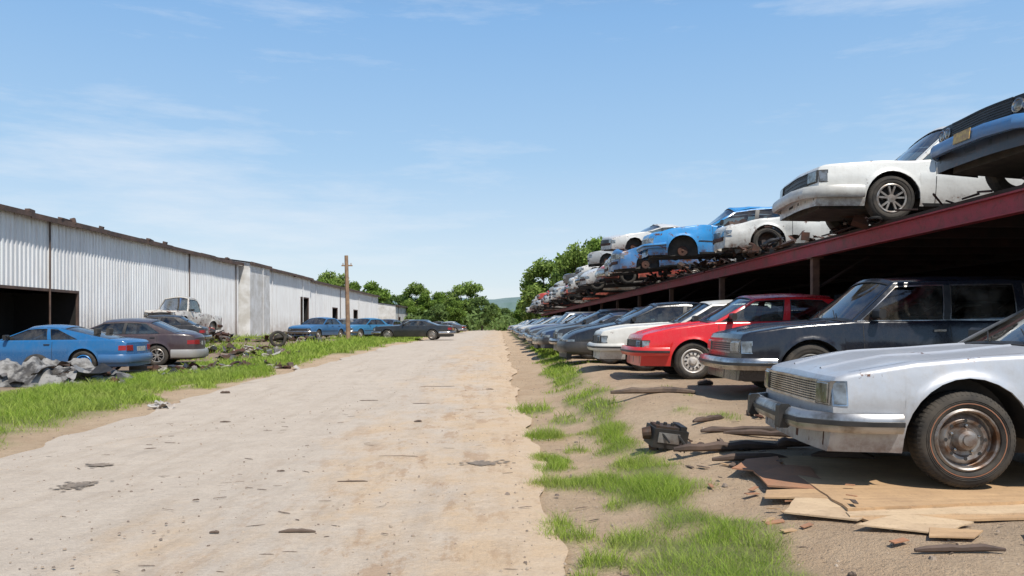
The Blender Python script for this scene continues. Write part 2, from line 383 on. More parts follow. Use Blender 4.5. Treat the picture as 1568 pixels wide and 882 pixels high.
        a,b=sorted((s*wf*.62,s*wf*.965)); zt2=zs(L)
        mb.box(L-.02,L+.014,a,b,zt2-.2,zt2-.06,TL,3,.005)
        mb.grid([[(x,s*(hw(x,z)+.005),z) for z in(zt2-.19,zt2-.07)] for x in(L-.16,L-.08,L)],TL)
    mb.box(L-.01,L+.01,-.26,.26,zs(L)-.22,zs(L)-.1,PL)
    if P.get('bump',1):
        zb=P.get('bz',.45); bh=P.get('bh',.07); xe=max(.2,xf-Ra-.03); ex=P.get('bx',.07)
        half=[(xe,W+.012),(.2,W+.008),(.06,W-.03),(-.01,W-.09),(-ex,W-.2),(-ex-.015,W*.35)]
        path=half+[(x,-y) for x,y in half[::-1]]
        prof=[(0.03,zb-bh),(.05,zb-bh*.6),(.055,zb),(.05,zb+bh*.6),(.03,zb+bh),(-.02,zb+bh),(-.02,zb-bh)]
        st1=[(.05,zb-.018),(.064,zb-.014),(.064,zb+.014),(.05,zb+.018)]
        mb.sweep(path,prof,BM); 
        if P.get('bstrip',1): mb.sweep(path,st1,BK)
        if P.get('overr'):
            for y in(-.42,.42): mb.box(-ex-.10,-ex-.02,y-.035,y+.035,zb-bh-.02,zb+bh+.02,BK,2,.012)
        xe2=max(.2,L-xr-Ra-.03); half[0]=(xe2,W+.012); path=half+[(x,-y) for x,y in half[::-1]]
        mb.sweep([(L-x,y) for x,y in path[::-1]],prof,BM)
        mb.box(-.0,.1,-W+.15,W-.15,zb-bh-P.get('vd',.12),zb-bh+.01,P.get('val',BK),6)
        if P.get('plate'): mb.box(-ex-.085,-ex-.075,-.16,.16,zb-.05,zb+.07,PL)
    else:
        mb.box(-.03,.02,-W*.7,W*.7,.38,.46,RS,6)
    bu=P.get('bulge',.05); lean=P.get('lean',.06); zm=.6
    dn=P.get('dent',0.); rd=random.Random(P.get('seed',1)); ph=[rd.uniform(0,6) for _ in range(9)]
    out=[]
    for x,y,z in mb.v:
        a=max(0,1-x/.8); b=max(0,1-(L-x)/.8)
        if x<0:a=1
        if x>L:b=1
        k=1-min(1,abs(y)/W)**2
        nx_=x-bu*k*a**1.5+bu*k*b**1.5
        nx_+=lean*(z-zm)*a**2 - lean*(z-zm)*b**2
        if dn:
            y2=y+dn*(math.sin(3.1*x+ph[0])*math.sin(4*z+ph[1])+.5*math.sin(9*x+ph[2])*math.sin(8*z+ph[3]))*min(1,abs(y)/.3)*(1 if y>0 else -1)*.8
            z2=z+dn*(math.sin(2.7*x+ph[4])*math.sin(3.3*y+ph[5])+.5*math.sin(8*x+ph[6])*math.sin(7*y+ph[7]))*max(0,min(1,(z-.4)/.4))*1.2
            y,z=y2,z2; nx_+=dn*math.sin(5*y+ph[8])*.8
        out.append((nx_,y,z))
    mb.v=out
    n={0:40,1:24,2:12}[lod]; wh=P.get('wheels',['steel','steel'])
    for xc,stl in((xf,wh[0]),(xr,wh[1])):
        if stl is None:
            for s in(-1,1): mb.lathe(xc,s*(W-.16),R,[(.13,.0),(.12,-.02),(.04,-.02),(.001,-.05)],RS,12,-s)
            continue
        for s in(-1,1): wheel(mb,xc,R,s*(W-.02),-s,R,stl,n)
    return mb.mesh(name,SL,ang=32)

TOPS=lambda L,h0,h1,h2,ht,xa,xc:[(0,h0),(.03,h0+.05),(.1,h0+.075),(.5,(h1+h0+.08)/2),(xa,h1),(xc,h2),(L-.25,ht+.03),(L-.06,ht+.01),(L,ht-.05)]
def style(kind,**kw):
    B=dict(
     sedan=dict(L=4.6,W=.85,xf=.82,xr=3.5,R=.31,top=TOPS(4.6,.70,.91,.92,.88,1.5,3.85),gh=(1.5,2.15,3.3,3.85),zr=1.38,pill=[(2.55,2.62,2.62,2.69)],cw=.32,cwt=.16,doors=[1.55,2.6,3.4],mold=1),
     wagon=dict(L=4.8,W=.88,xf=.80,xr=3.65,R=.33,top=TOPS(4.8,.72,.93,.95,.93,1.3,4.65),gh=(1.3,1.85,4.25,4.65),zr=1.5,pill=[(2.35,2.42,2.42,2.49),(3.2,3.3,3.22,3.32)],cw=.14,cwt=.12,doors=[1.4,2.4,3.3],mold=2),
     hatch=dict(L=4.1,W=.84,xf=.80,xr=3.25,R=.31,top=TOPS(4.1,.66,.92,.96,.86,1.15,3.7),gh=(1.15,1.85,3.05,3.7),zr=1.40,pill=[(2.22,2.34,2.30,2.38)],cw=.42,cwt=.2,doors=[1.2,2.3],mold=1),
     modern=dict(L=4.5,W=.87,xf=.86,xr=3.5,R=.32,top=[(0,.52),(.04,.60),(.15,.68),(.45,.78),(1.2,.93),(3.8,.98),(4.3,.97),(4.46,.93),(4.5,.85)],gh=(1.15,2.0,3.2,4.0),zr=1.42,pill=[(2.5,2.57,2.58,2.63)],cw=.42,cwt=.1,doors=[1.4,2.5,3.5],mold=0,bulge=.2,cf=.14,sr=.06,bz=.38,bh=.12,bx=.02,bstrip=0,gz=(.44,.54),crown=.06),
     muscle=dict(L=4.9,W=.93,xf=.90,xr=3.75,R=.33,top=TOPS(4.9,.74,.90,.92,.90,1.65,4.1),gh=(1.65,2.25,3.2,4.1),zr=1.30,pill=[(2.75,2.82,2.8,2.86)],cw=.6,cwt=.2,doors=[1.75,2.95],mold=0,gz=(.58,.76),lights='quad',lw=.34,bz=.46,bh=.075,plate=1,gbars=7,gm=BK,gf=BK,bstrip=0,bx=.10,bulge=.08),
     coupe=dict(L=4.4,W=.86,xf=.85,xr=3.4,R=.31,top=TOPS(4.4,.62,.87,.90,.86,1.3,4.0),gh=(1.3,2.0,2.75,4.0),zr=1.27,pill=[(2.5,2.6,2.45,2.52)],cw=.75,cwt=.1,doors=[1.35,2.65],mold=0,sr=.05,bz=.42,bh=.1,bx=.03,bstrip=0,bulge=.1,cf=.1),
     pickup=dict(L=4.9,W=.92,xf=.85,xr=3.8,R=.37,sill=.36,top=TOPS(4.9,.95,1.10,1.12,1.10,1.2,2.7),gh=(1.2,1.55,2.45,2.7),zr=1.78,pill=[],cw=.12,cwt=.1,doors=[1.25,2.4],mold=0,bed=1,gz=(.70,.92),lights='round',lw=.25,bz=.55,lean=0))
    p=dict(B[kind]); p.update(kw); return p
_mc={}
def car(name,kind,X,near,yaw=0,pitch=0,roll=0,z=None,col=(.4,.4,.4),dirt=.3,rust=0.,metal=0.,rough=.28,scale=1.,slots=None,zoff=0.,**kw):
    key=(kind,tuple(sorted((k,str(v)) for k,v in kw.items())))
    P=style(kind,**kw)
    if key not in _mc: _mc[key]=car_mesh('car_'+kind,P)
    me=_mc[key]
    W=P['W']*scale
    ang=R_(yaw); ox,oy=0,-W
    if z is None: z=float(terr(X+1.5,near+W))
    wx=ox*math.cos(ang)-oy*math.sin(ang); wy=ox*math.sin(ang)+oy*math.cos(ang)
    o=link(name,me,(X-wx,near-wy,z+zoff),(R_(roll),R_(pitch),ang),(scale,)*3)
    o.material_slots[0].link='OBJECT'; o.material_slots[0].material=paint(col,dirt,rust,metal,rough)
    for k,v in (slots or {}).items():
        o.material_slots[k].link='OBJECT'; o.material_slots[k].material=v
    return o

# --- right lower row
pb=paint((.015,.015,.017),.3)
M_dullb=simple('dull_bumper',(.40,.40,.40),.36,.7,col2=(.12,.10,.08),scale=4,lo=.46,hi=.66)
car('silver_sedan','sedan',2.17,5.12,yaw=-4,z=.205,col=(.50,.52,.55),dirt=.50,metal=.3,rough=.32,rust=.17,wheels=['white_line','steel'],top=TOPS(4.6,.655,.885,.92,.88,1.5,3.85),gz=(.525,.675),gbars=9,gv=26,lw=.24,bz=.415,bh=.062,bx=.11,overr=1,wrap=.085,val=RS,vd=.10,lod=0,gap=.085,dent=.006,doors=[1.62,2.6,3.4],slots={RM:M_rims,BM:M_dullb,AM:simple('tyre_line',(.30,.13,.07),.7)})
car('black_station_wagon','wagon',2.86,9.35,yaw=-2,col=(.010,.013,.021),dirt=.18,rough=.18,beltchrome=0,lights='rect',bx=.09,bz=.42,wtrim=CR,dent=.004,wheels=['steel','steel'],slots={RM:M_rimd})
car('red_hatchback','hatch',2.27,12.6,yaw=-1,col=(.66,.014,.018),dirt=.12,rough=.25,wheels=['cap','cap'],R=.30,gbars=4,gf=BK,gm=BK,slots={BM:paint((.66,.014,.018),.2)})
car('white_sedan','sedan',1.95,15.2,yaw=-2,col=(.66,.65,.60),dirt=.38,rust=.15,wheels=['alloy','alloy'],bstrip=1,slots={BM:paint((.66,.65,.60),.3)},gf=BK,gm=BK)
car('black_sedan','modern',1.6,17.9,yaw=-2,col=(.012,.014,.018),dirt=.2,rough=.2,wheels=['alloy','alloy'],slots={BM:pb})
car('dark_grey_sedan','sedan',1.5,20.4,yaw=-1,col=(.02,.024,.03),dirt=.25,lod=1)
car('dark_blue_coupe','coupe',1.35,22.9,yaw=0,col=(.012,.03,.075),dirt=.2,lod=1,slots={BM:pb})
pal=[((.50,.50,.48),0),((.02,.022,.028),0),((.30,.32,.35),.4),((.30,.02,.02),0),((.62,.61,.58),0),((.03,.05,.12),0),((.12,.11,.11),.2),((.60,.60,.58),0),((.05,.055,.06),0),((.33,.34,.35),.3)]
y=25.4; i=0
kinds=['modern','sedan','wagon','coupe','hatch']
while y<110:
    c,mt=pal[(i*7+1)%len(pal)]
    car('parked_car',kinds[(i*3)%5],1.3+random.uniform(-.15,.3),y,yaw=random.uniform(-6,6),col=c,metal=mt,dirt=.4,lod=1 if y<40 else 2,rust=.2 if i%3==0 else 0)
    y+=2.45+random.uniform(0,.3)+ (y>60)*.5; i+=1
for k,y in enumerate([10.5,14,17,20.5,24,28,33]):
    car('scrap_car',['sedan','wagon','hatch'][k%3],8.0+random.uniform(0,.5),y,yaw=random.uniform(-8,8),col=pal[(k*3+1)%10][0],dirt=.6,rust=.3,lod=2,z=.38)
# --- upper row on rack
DZ=2.76
car('black_muscle_car','muscle',5.45,8.05,yaw=1,pitch=4,z=DZ+.13,col=(.014,.016,.02),dirt=.25,wheels=['none','steel'],slots={BM:paint((.04,.20,.46),.35,.35)},val=BK,vd=.05,rust=.15,gz=(.56,.77),dent=.01)
car('white_sedan','muscle',4.60,11.45,yaw=-3,pitch=1,z=DZ,col=(.72,.72,.68),dirt=.34,rust=.22,wheels=['alloy','alloy'],lights='rect',lw=.30,gz=(.56,.73),L=4.8,zr=1.52,gh=(1.38,1.98,3.3,4.1),pill=[(2.65,2.72,2.68,2.75)],doors=[1.62,2.85],bz=.42,bh=.085,vd=.03,slots={BM:paint((.62,.62,.58),.45,.3)},dent=.012,gbars=3,xf=1.02,plate=0,gf=BK)
car('wrecked_white_coupe','coupe',4.85,17.0,yaw=-8,pitch=-1,roll=1,z=DZ-.05,col=(.66,.66,.62),dirt=.45,rust=.3,dent=.035,nohood=True,wheels=['none','steel'],bump=0,lod=0,noglass=1,seed=4,zr=1.36)
car('wrecked_blue_sedan','sedan',3.7,19.6,yaw=-5,pitch=-1,z=DZ,col=(.02,.26,.60),dirt=.25,rust=.38,dent=.035,wheels=[None,'steel'],slots={BM:paint((.02,.26,.60),.3,.5)},seed=2,zr=1.42)
car('wrecked_blue_sedan','sedan',3.7,24.3,yaw=4,pitch=-3,z=DZ,col=(.02,.15,.36),dirt=.3,rust=.5,dent=.05,bump=0,nohood=True,wheels=[None,'steel'],seed=5,lod=1)
y=27.2;i=0
upal=[(.45,.45,.43),(.45,.03,.025),(.62,.61,.58),(.25,.27,.28),(.60,.60,.58),(.05,.06,.07),(.5,.03,.03),(.35,.37,.38)]
while y<108:
    car('wrecked_car',kinds[(i*2+1)%5],3.75+random.uniform(-.3,.3),y,yaw=random.uniform(-9,9),pitch=random.uniform(-6,5),roll=random.uniform(-3,3),z=DZ+random.uniform(0,.08),col=upal[i%8],dirt=.45,rust=.4,dent=.045,seed=i%4,lod=1 if y<42 else 2,bump=i%2,nohood=(i%3==0),wheels=[[None,'steel'],['none','steel']][i%2])
    if i%3==1: car('wrecked_car',kinds[(i+2)%5],4.6+random.uniform(-.3,.3),y+.3,yaw=random.uniform(-12,12),pitch=random.uniform(-8,3),roll=random.uniform(-4,4),z=DZ+1.22,col=upal[(i+3)%8],dirt=.4,rust=.3,dent=.04,seed=(i+1)%4,lod=2,bump=0,wheels=[None,None])
    y+=2.6+random.uniform(0,.4); i+=1

# --- left cars
def place(px,py,h): d=F*h/(py-VY); return (px-VX)*d/F,d
car('blue_coupe','coupe',-13.75,19.6,yaw=3,col=(.012,.12,.30),dirt=.22,rough=.2,wheels=['alloy','cap'],slots={RW:M_rimb,BM:paint((.012,.12,.30),.3),PL:M_platew},z=.0)
car('maroon_sedan','modern',-13.7,23.2,yaw=10,col=(.05,.030,.035),dirt=.35,wheels=['alloy','alloy'],z=.02,lod=1,slots={BM:paint((.3,.3,.3),.4),PL:M_platew})
car('silver_sedan','modern',-15.3,27.0,yaw=-6,col=(.22,.22,.23),dirt=.4,metal=.3,lod=1,slots={BM:paint((.22,.22,.23),.3)},z=.08)
car('black_hatchback','hatch',-16.6,33,yaw=12,col=(.016,.014,.014),dirt=.3,lod=1,z=.3,slots={PL:M_platew})
car('wrecked_white_truck','pickup',-16.5,40.6,yaw=82,pitch=4,z=.98,col=(.58,.55,.50),dirt=.5,rust=.5,dent=.03,lod=0,zr=1.92,slots={BM:M_rust})
car('wrecked_red_car','sedan',-16.5,39.5,yaw=80,z=.2,col=(.30,.04,.025),dirt=.4,rust=.45,dent=.06,wheels=[None,None],bump=0,lod=1,zr=1.05,seed=7)
car('blue_sedan','sedan',-11.2,47.5,yaw=72,col=(.02,.12,.28),dirt=.3,lod=1,lights='round')
car('blue_sedan','sedan',-9.6,52,yaw=60,col=(.02,.16,.32),dirt=.3,lod=1)
car('black_sedan','muscle',-8.0,50.5,yaw=-3,col=(.014,.016,.018),dirt=.2,lod=1,lights='rect')
for k,(X,Y,c) in enumerate([(-8.6,62,(.05,.08,.14)),(-9.5,70,(.04,.10,.18)),(-8.8,80,(.3,.3,.3)),(-8.5,92,(.06,.06,.07)),(-9,104,(.4,.4,.38)),(-13,66,(.3,.05,.04)),(-14,58,(.2,.2,.2)),(-9,120,(.1,.1,.1))]):
    car('parked_car',kinds[k%5],X,Y,yaw=random.choice([10,40,80,-10]),col=c,dirt=.3,lod=2)

# ---------------------------------------------------------------- ground + road
def axis(segs):
    o=[]
    for a,b,s in segs: o+=list(np.arange(a,b,s))
    return np.array(o+[segs[-1][1]])
gx=axis([(-900,-60,60),(-60,-24,4),(-24,-10,.8),(-10,-4,.25),(-4,-.5,.5),(-.5,3,.10),(3,6,.3),(6,20,2),(20,60,8),(60,900,70)])
gy=axis([(-30,0,3),(0,3,.5),(3,9,.10),(9,20,.22),(20,60,.8),(60,160,5),(160,1500,60)])
XX,YY=np.meshgrid(gx,gy)
def redge(y): return .30+.45*(fbm(y,0*y,1.6,3)-.5)+.14*(vn(y,0*y,.35,5)-.5)
def ledge(y): return -4.95+.8*(fbm(y,0*y,3.0,8)-.5)+.18*(vn(y,0*y,.4,9)-.5)
def gmaskR(x,y):
    c=1.10+.02*np.minimum(y-3.5,8)+.25*sm(14,26,y); w=.31+.07*(y>12)+.14*(vn(y,0*y,1.7,12)-.5)*2
    m=sm(0,.28,w+.06-np.abs(x-c)+.40*(fbm(x,y,.6,14)-.5)*1.4)
    m*=sm(.25,.43,fbm(x,y,.7,15)+.06*(y<6))
    p=sm(.60,.70,fbm(x,y,.5,21))*sm(.15,.4,x)*(1-sm(.9,1.2,x))*(y<11)*.8
    p2=sm(.66,.74,fbm(x,y,.9,25))*sm(1.6,1.8,x)*(1-sm(2.2,2.8,x))*.5*(y>7)
    for (cx_,cy_,rx_,ry_) in((.62,6.2,.42,.22),(.95,6.0,.3,.25),(.55,4.15,.16,.12),(.75,4.5,.14,.2),(.42,3.95,.10,.06),(.5,8.9,.3,.3),(.45,11.5,.35,.5),(.50,7.3,.08,.10)):
        q=((x-cx_)/rx_)**2+((y-cy_)/ry_)**2; p=np.maximum(p,sm(1.2,.3,q+1.2*(fbm(x,y,.25,66)-.5)))
    gap=1-.85*np.exp(-((y-13.2)/.8)**2)
    return np.clip(np.maximum(np.maximum(m,p),p2)*gap,0,1)*(y<110)
def gmaskL(x,y):
    a=ledge(y)-.30-.45*(fbm(y,0*y,2.,77)>.56)
    m=sm(0,.5,a-x+1.0*(fbm(x,y,1.0,31)-.5))*sm(0,.9,x+9.1+.03*(y-10)*(y<40)+1.3*(fbm(x,y,2.,33)-.5))
    m*=sm(.20,.40,fbm(x,y,1.1,35)+.08)
    return m*(y<135)
GM=np.maximum(gmaskR(XX,YY),gmaskL(XX,YY))
far=sm(125,180,YY)+sm(12,40,np.abs(XX+3))*sm(60,120,YY)
ZZ=terr(XX,YY)
off=np.maximum(sm(.3,1.,XX),sm(4.8,5.8,-XX))
ZZ=ZZ-.02+off*(.02+.06*(fbm(XX,YY,.9,40)-.45)+.025*(vn(XX,YY,.25,44)-.5))+.03*GM
me=bpy.data.meshes.new('ground'); nx_,ny_=len(gx),len(gy)
idx=np.arange(nx_*ny_).reshape(ny_,nx_)
q=np.stack([idx[:-1,:-1],idx[:-1,1:],idx[1:,1:],idx[1:,:-1]],-1).reshape(-1,4)
def npmesh(me,V,Fq,k):
    me.vertices.add(len(V)); me.vertices.foreach_set('co',V.astype(np.float32).ravel())
    me.loops.add(Fq.size); me.loops.foreach_set('vertex_index',Fq.astype(np.int32).ravel())
    me.polygons.add(len(Fq)); me.polygons.foreach_set('loop_start',np.arange(0,Fq.size,k,dtype=np.int32)); me.polygons.foreach_set('loop_total',np.full(len(Fq),k,dtype=np.int32))
    me.update(calc_edges=True); me.validate()
npmesh(me,np.stack([XX,YY,ZZ],-1).reshape(-1,3),q,4)
at=me.attributes.new('grassy','FLOAT','POINT'); at.data.foreach_set('value',np.clip(np.maximum(GM,far),0,1).astype(np.float32).ravel())
me.polygons.foreach_set('use_smooth',[True]*len(me.polygons))
SAND=(.57,.42,.275); SAND2=(.47,.325,.20)
m,nt,bs,o=newmat('yard_dirt'); p=pos(nt)
n1=noise(nt,p,.9,8,.65,.38,.64); n2=noise(nt,p,7,7,.72,.40,.74); n3=noise(nt,p,70,3,.7,.3,.7)
sx=N(nt,'ShaderNodeSeparateXYZ'); nt.links.new(p,sx.inputs[0])
c=mixc(nt,n1,SAND,SAND2); c=mixc(nt,mth(nt,'MULTIPLY',n2,.45),c,(.32,.21,.13))
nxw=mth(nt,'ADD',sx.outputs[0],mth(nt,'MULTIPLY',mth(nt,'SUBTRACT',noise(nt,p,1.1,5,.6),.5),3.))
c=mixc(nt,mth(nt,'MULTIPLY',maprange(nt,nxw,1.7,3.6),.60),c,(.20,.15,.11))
c=mixc(nt,mth(nt,'MULTIPLY',maprange(nt,sx.outputs[0],4.,7.),.8),c,(.06,.045,.035))  # shade below the right-hand cars, mixed into the dirt colour
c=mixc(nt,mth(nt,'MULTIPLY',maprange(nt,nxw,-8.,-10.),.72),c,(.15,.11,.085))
c=mixc(nt,mth(nt,'MULTIPLY',n3,.30),c,(.48,.40,.31)); c=mixc(nt,noise(nt,p,28,5,.7,.61,.71),c,(.12,.09,.065))
ga=N(nt,'ShaderNodeAttribute',attribute_name='grassy')
c=mixc(nt,mth(nt,'MULTIPLY',ga.outputs['Fac'],.82),c,mixc(nt,n2,(.10,.16,.028),(.20,.21,.07)))
nt.links.new(c,bs.inputs['Base Color']); bs.inputs['Roughness'].default_value=.95; bs.inputs['Specular IOR Level'].default_value=.15
bump(nt,bs,mth(nt,'ADD',noise(nt,p,18,8,.7),mth(nt,'MULTIPLY',n3,.25)),.85,.045)
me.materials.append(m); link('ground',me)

ry=axis([(-10,3,.5),(3,14,.1),(14,40,.3),(40,120,1.5),(120,420,10)])
le=ledge(ry); re=redge(ry); cs=np.linspace(0,1,41)
RX=le[:,None]+(re-le)[:,None]*cs[None]; RY=np.repeat(ry[:,None],41,1)
edge=np.minimum(cs,1-cs)[None]
rut=-.022*(np.exp(-((RX+.55+.1*np.sin(RY*.3))/.16)**2)+np.exp(-((RX+2.05+.1*np.sin(RY*.3))/.18)**2))*(.4+.9*fbm(RX,RY*.4,1.5,61))
RZ=terr(np.clip(RX,-5.2,.7),RY)+.012*sm(0,.06,edge)-.010+(.016*(fbm(RX,RY,1.1,50)-.5)+rut*.6)*sm(0,.1,edge)
me=bpy.data.meshes.new('road'); idx=np.arange(RX.size).reshape(RX.shape)
q=np.stack([idx[:-1,:-1],idx[:-1,1:],idx[1:,1:],idx[1:,:-1]],-1).reshape(-1,4)
npmesh(me,np.stack([RX,RY,RZ+.014],-1).reshape(-1,3),q,4); me.polygons.foreach_set('use_smooth',[True]*len(me.polygons))
m,nt,bs,o=newmat('packed_dirt_road'); p=pos(nt)
sx=N(nt,'ShaderNodeSeparateXYZ'); nt.links.new(p,sx.inputs[0])
mp=N(nt,'ShaderNodeMapping'); mp.inputs['Scale'].default_value=(1,.35,1); nt.links.new(p,mp.inputs[0]); ps=mp.outputs[0]
mp2=N(nt,'ShaderNodeMapping'); mp2.inputs['Scale'].default_value=(3,.22,1); nt.links.new(p,mp2.inputs[0])
big=noise(nt,ps,1.1,8,.68)
f=mth(nt,'ADD',maprange(nt,sx.outputs[0],-2.8,.2),mth(nt,'MULTIPLY',mth(nt,'SUBTRACT',big,.5),3.0))
f2=maprange(nt,f,.32,.9)
c=mixc(nt,f2,(.50,.425,.345),SAND)
mott=noise(nt,p,2.0,9,.75,.42,.60); c=mixc(nt,mth(nt,'MULTIPLY',mott,.5),c,(.60,.515,.42))
strk=noise(nt,mp2.outputs[0],1.5,7,.7,.50,.70); c=mixc(nt,mth(nt,'MULTIPLY',strk,.30),c,(.34,.26,.185))
m2=noise(nt,ps,5,8,.75,.52,.70); c=mixc(nt,mth(nt,'MULTIPLY',m2,.38),c,(.33,.25,.18))
fl=noise(nt,p,38,5,.75,.42,.72); c=mixc(nt,mth(nt,'MULTIPLY',fl,.32),c,(.27,.21,.155))
patch=mth(nt,'MULTIPLY',noise(nt,ps,2.6,8,.78,.53,.59),maprange(nt,sx.outputs[0],-2.4,-.8)); c=mixc(nt,mth(nt,'MULTIPLY',patch,.55),c,(.36,.225,.13))
sp2=noise(nt,p,150,2,.6,.60,.70); c=mixc(nt,mth(nt,'MULTIPLY',sp2,.5),c,(.16,.125,.10))
stn=noise(nt,ps,1.25,3,.5,.67,.74); c=mixc(nt,mth(nt,'MULTIPLY',stn,.4),c,(.2,.16,.13))
c=mixc(nt,mth(nt,'MULTIPLY',maprange(nt,sx.outputs[0],-.3,.4),.5),c,mixc(nt,m2,SAND,SAND2))
nt.links.new(c,bs.inputs['Base Color']); bs.inputs['Roughness'].default_value=.93; bs.inputs['Specular IOR Level'].default_value=.2
bump(nt,bs,mth(nt,'ADD',noise(nt,p,45,7,.75),mth(nt,'MULTIPLY',noise(nt,p,6,5,.6),2.0)),.7,.02)
me.materials.append(m); link('road',me)
M_oil=simple('oil_stain',(.17,.14,.11),.85,col2=(.28,.22,.165),scale=14)
for px,py,wpx,asp in((735,711,84,.35),(118,745,56,.6),(150,714,40,.4)):
    X,d=place(px,py,1.24); w_=wpx*d/F/2; mb=MB()
    for i in range(200):
        a=random.uniform(0,6.28); q_=abs(random.gauss(0,.45)); x_,y_=X+w_*q_*math.cos(a),d+w_*asp*q_*math.sin(a)*2; s=random.uniform(.005,.020)
        mb.poly([(x_+s*1.6*math.cos(t),y_+s*math.sin(t),float(terr(x_,y_))+.022+i*1e-5) for t in (0,1.1,2.0,3.3,4.2,5.3)],0)
    link('oil_stain',mb.mesh('stain',[M_oil],merge=0,smooth=False))

# ---------------------------------------------------------------- grass
def grassmat(name,a,b,cdry):
    m,nt,bs,o=newmat(name); g=N(nt,'ShaderNodeNewGeometry')
    c=mixc(nt,g.outputs['Random Per Island'],a,b)
    d=noise(nt,g.outputs['Position'],1.3,4,.6,.45,.72); c=mixc(nt,mth(nt,'MULTIPLY',d,.5),c,cdry)
    d2=noise(nt,g.outputs['Position'],2.6,4,.6,.50,.66); c=mixc(nt,mth(nt,'MULTIPLY',d2,.45),c,(.11,.20,.02))
    nt.links.new(c,bs.inputs['Base Color']); bs.inputs['Roughness'].default_value=.6; bs.inputs['Specular IOR Level'].default_value=.25
    tr=N(nt,'ShaderNodeBsdfTranslucent'); nt.links.new(c,tr.inputs[0]); mx=N(nt,'ShaderNodeMixShader'); mx.inputs[0].default_value=.33
    nt.links.new(bs.outputs[0],mx.inputs[1]); nt.links.new(tr.outputs[0],mx.inputs[2]); nt.links.new(mx.outputs[0],o.inputs[0]); return m
M_grass=grassmat('grass_blades',(.19,.31,.030),(.38,.48,.075),(.50,.47,.17))
def grass(name,mask,x0,x1,y0,y1,n,h0,h1,w,py=1.0):
    x=rng.uniform(x0,x1,n); y=y0+(y1-y0)*rng.random(n)**py
    mk=mask(x,y); keep=rng.random(n)<mk; x,y,mk=x[keep],y[keep],mk[keep]; n=len(x)
    z=terr(x,y)-.01
    sc=np.clip(y/9,.8,4.)
    h=(h0+(h1-h0)*rng.random(n)**1.5)*(.35+.8*mk)*(.35+1.3*fbm(x,y,.28,60))
    a=rng.uniform(0,2*math.pi,n); ww=w*np.minimum(sc,3.2)*(.6+.8*rng.random(n)); lean=h*rng.uniform(.2,1.2,n); b=rng.uniform(0,2*math.pi,n)
    dx,dy=np.cos(a)*ww,np.sin(a)*ww; lx,ly=np.cos(b)*lean,np.sin(b)*lean
    V=np.stack([np.stack([x-dx,y-dy,z],-1),np.stack([x+dx,y+dy,z],-1),np.stack([x+lx*.4+dx*.6,y+ly*.4+dy*.6,z+h*.62],-1),np.stack([x+lx*.4-dx*.6,y+ly*.4-dy*.6,z+h*.62],-1),np.stack([x+lx,y+ly,z+h],-1)],1).reshape(-1,3)
    i=np.arange(n)*5
    T=np.concatenate([np.stack([i,i+1,i+2],-1),np.stack([i,i+2,i+3],-1),np.stack([i+3,i+2,i+4],-1)],0)
    me=bpy.data.meshes.new(name); npmesh(me,V,T,3); me.materials.append(M_grass); return link(name,me)
grass('grass_verge',gmaskR,.1,2.8,3.3,9,200000,.02,.115,.0022)
grass('grass_verge',gmaskR,.1,2.8,9,32,70000,.04,.14,.004)
grass('grass_verge',gmaskL,-10.8,-4.8,7,22,190000,.04,.16,.0033)
grass('grass_verge',gmaskL,-10.8,-4.8,22,120,90000,.07,.22,.006,1.4)
def gm2(x,y): return sm(.52,.66,fbm(x,y,3.,70))*.8
grass('weeds',gm2,-18,-8.5,24,70,26000,.1,.4,.006)

# ---------------------------------------------------------------- pebbles, twigs
mb=MB()
def pebble(x,y,z,r):
    b=len(mb.v); a=random.uniform(0,6); ca,sa=math.cos(a),math.sin(a)
    pts=[]
    for u,v,w in [(1,0,0),(.5,.85,0),(-.6,.8,0),(-1,.1,0),(-.5,-.9,0),(.5,-.8,0)]:
        u*=random.uniform(.7,1.1); v*=random.uniform(.6,1.); pts.append((x+r*(u*ca-v*sa),y+r*(u*sa+v*ca),z))
    up=[(x+(p[0]-x)*.6,y+(p[1]-y)*.6,z+r*random.uniform(.45,.75)) for p in pts]
    mb.v.extend(pts+up); mt=0 if random.random()<.7 else 1
    for i in range(6): j=(i+1)%6; mb.f.append((b+i,b+j,b+6+j,b+6+i)); mb.m.append(mt)
    mb.f.append(tuple(b+6+i for i in range(6))); mb.m.append(mt)
for i in range(4600):
    y=3.2+24*random.random()**1.7; x=random.uniform(.0,4.8) if i%5<2 else random.uniform(-6,1.2)
    zo=.014 if -4.7<x<.2 else .002
    pebble(x,y,float(terr(x,y))+zo,random.choice([.005,.006,.008,.010,.013]) if i%80 else random.uniform(.02,.032))
M_stone=simple('stone',(.42,.34,.26),.9,col2=(.26,.20,.15),scale=3); M_stone2=simple('dark_stone',(.15,.115,.09),.9,col2=(.24,.19,.15),scale=3)
link('gravel',mb.mesh('gravel',[M_stone,M_stone2],merge=0,smooth=False))
M_wood=simple('weathered_wood',(.17,.12,.085),.85,col2=(.07,.05,.04),scale=6,bmp=.004)
def chunk(name,px,py,h,lpx,thick,ang=0,mat=None,flat=.6,X=None,d=None,l=None):
    if X is None: X,d=place(px,py,h); l=lpx*d/F
    mb=MB(); n=8; z=float(terr(X,d))+(.018 if X<.4 else .006)
    rows=[]
    for i in range(n+1):
        t=i/n-.5; r=thick*(1-abs(t*2)**4*.5)*random.uniform(.75,1.1); cx=t*l; cy=.12*l*math.sin(t*3+px)*.4
        rows.append([(cx,cy+r*math.cos(a),flat*r+flat*r*math.sin(a)) for a in np.linspace(0,2*math.pi,7,endpoint=False)])
    mb.grid(rows,0,True); mb.poly(rows[0],0); mb.poly(rows[-1],0)
    return link(name,mb.mesh(name,[mat or M_wood],ang=50),(X,d,z),(0,0,R_(ang)))
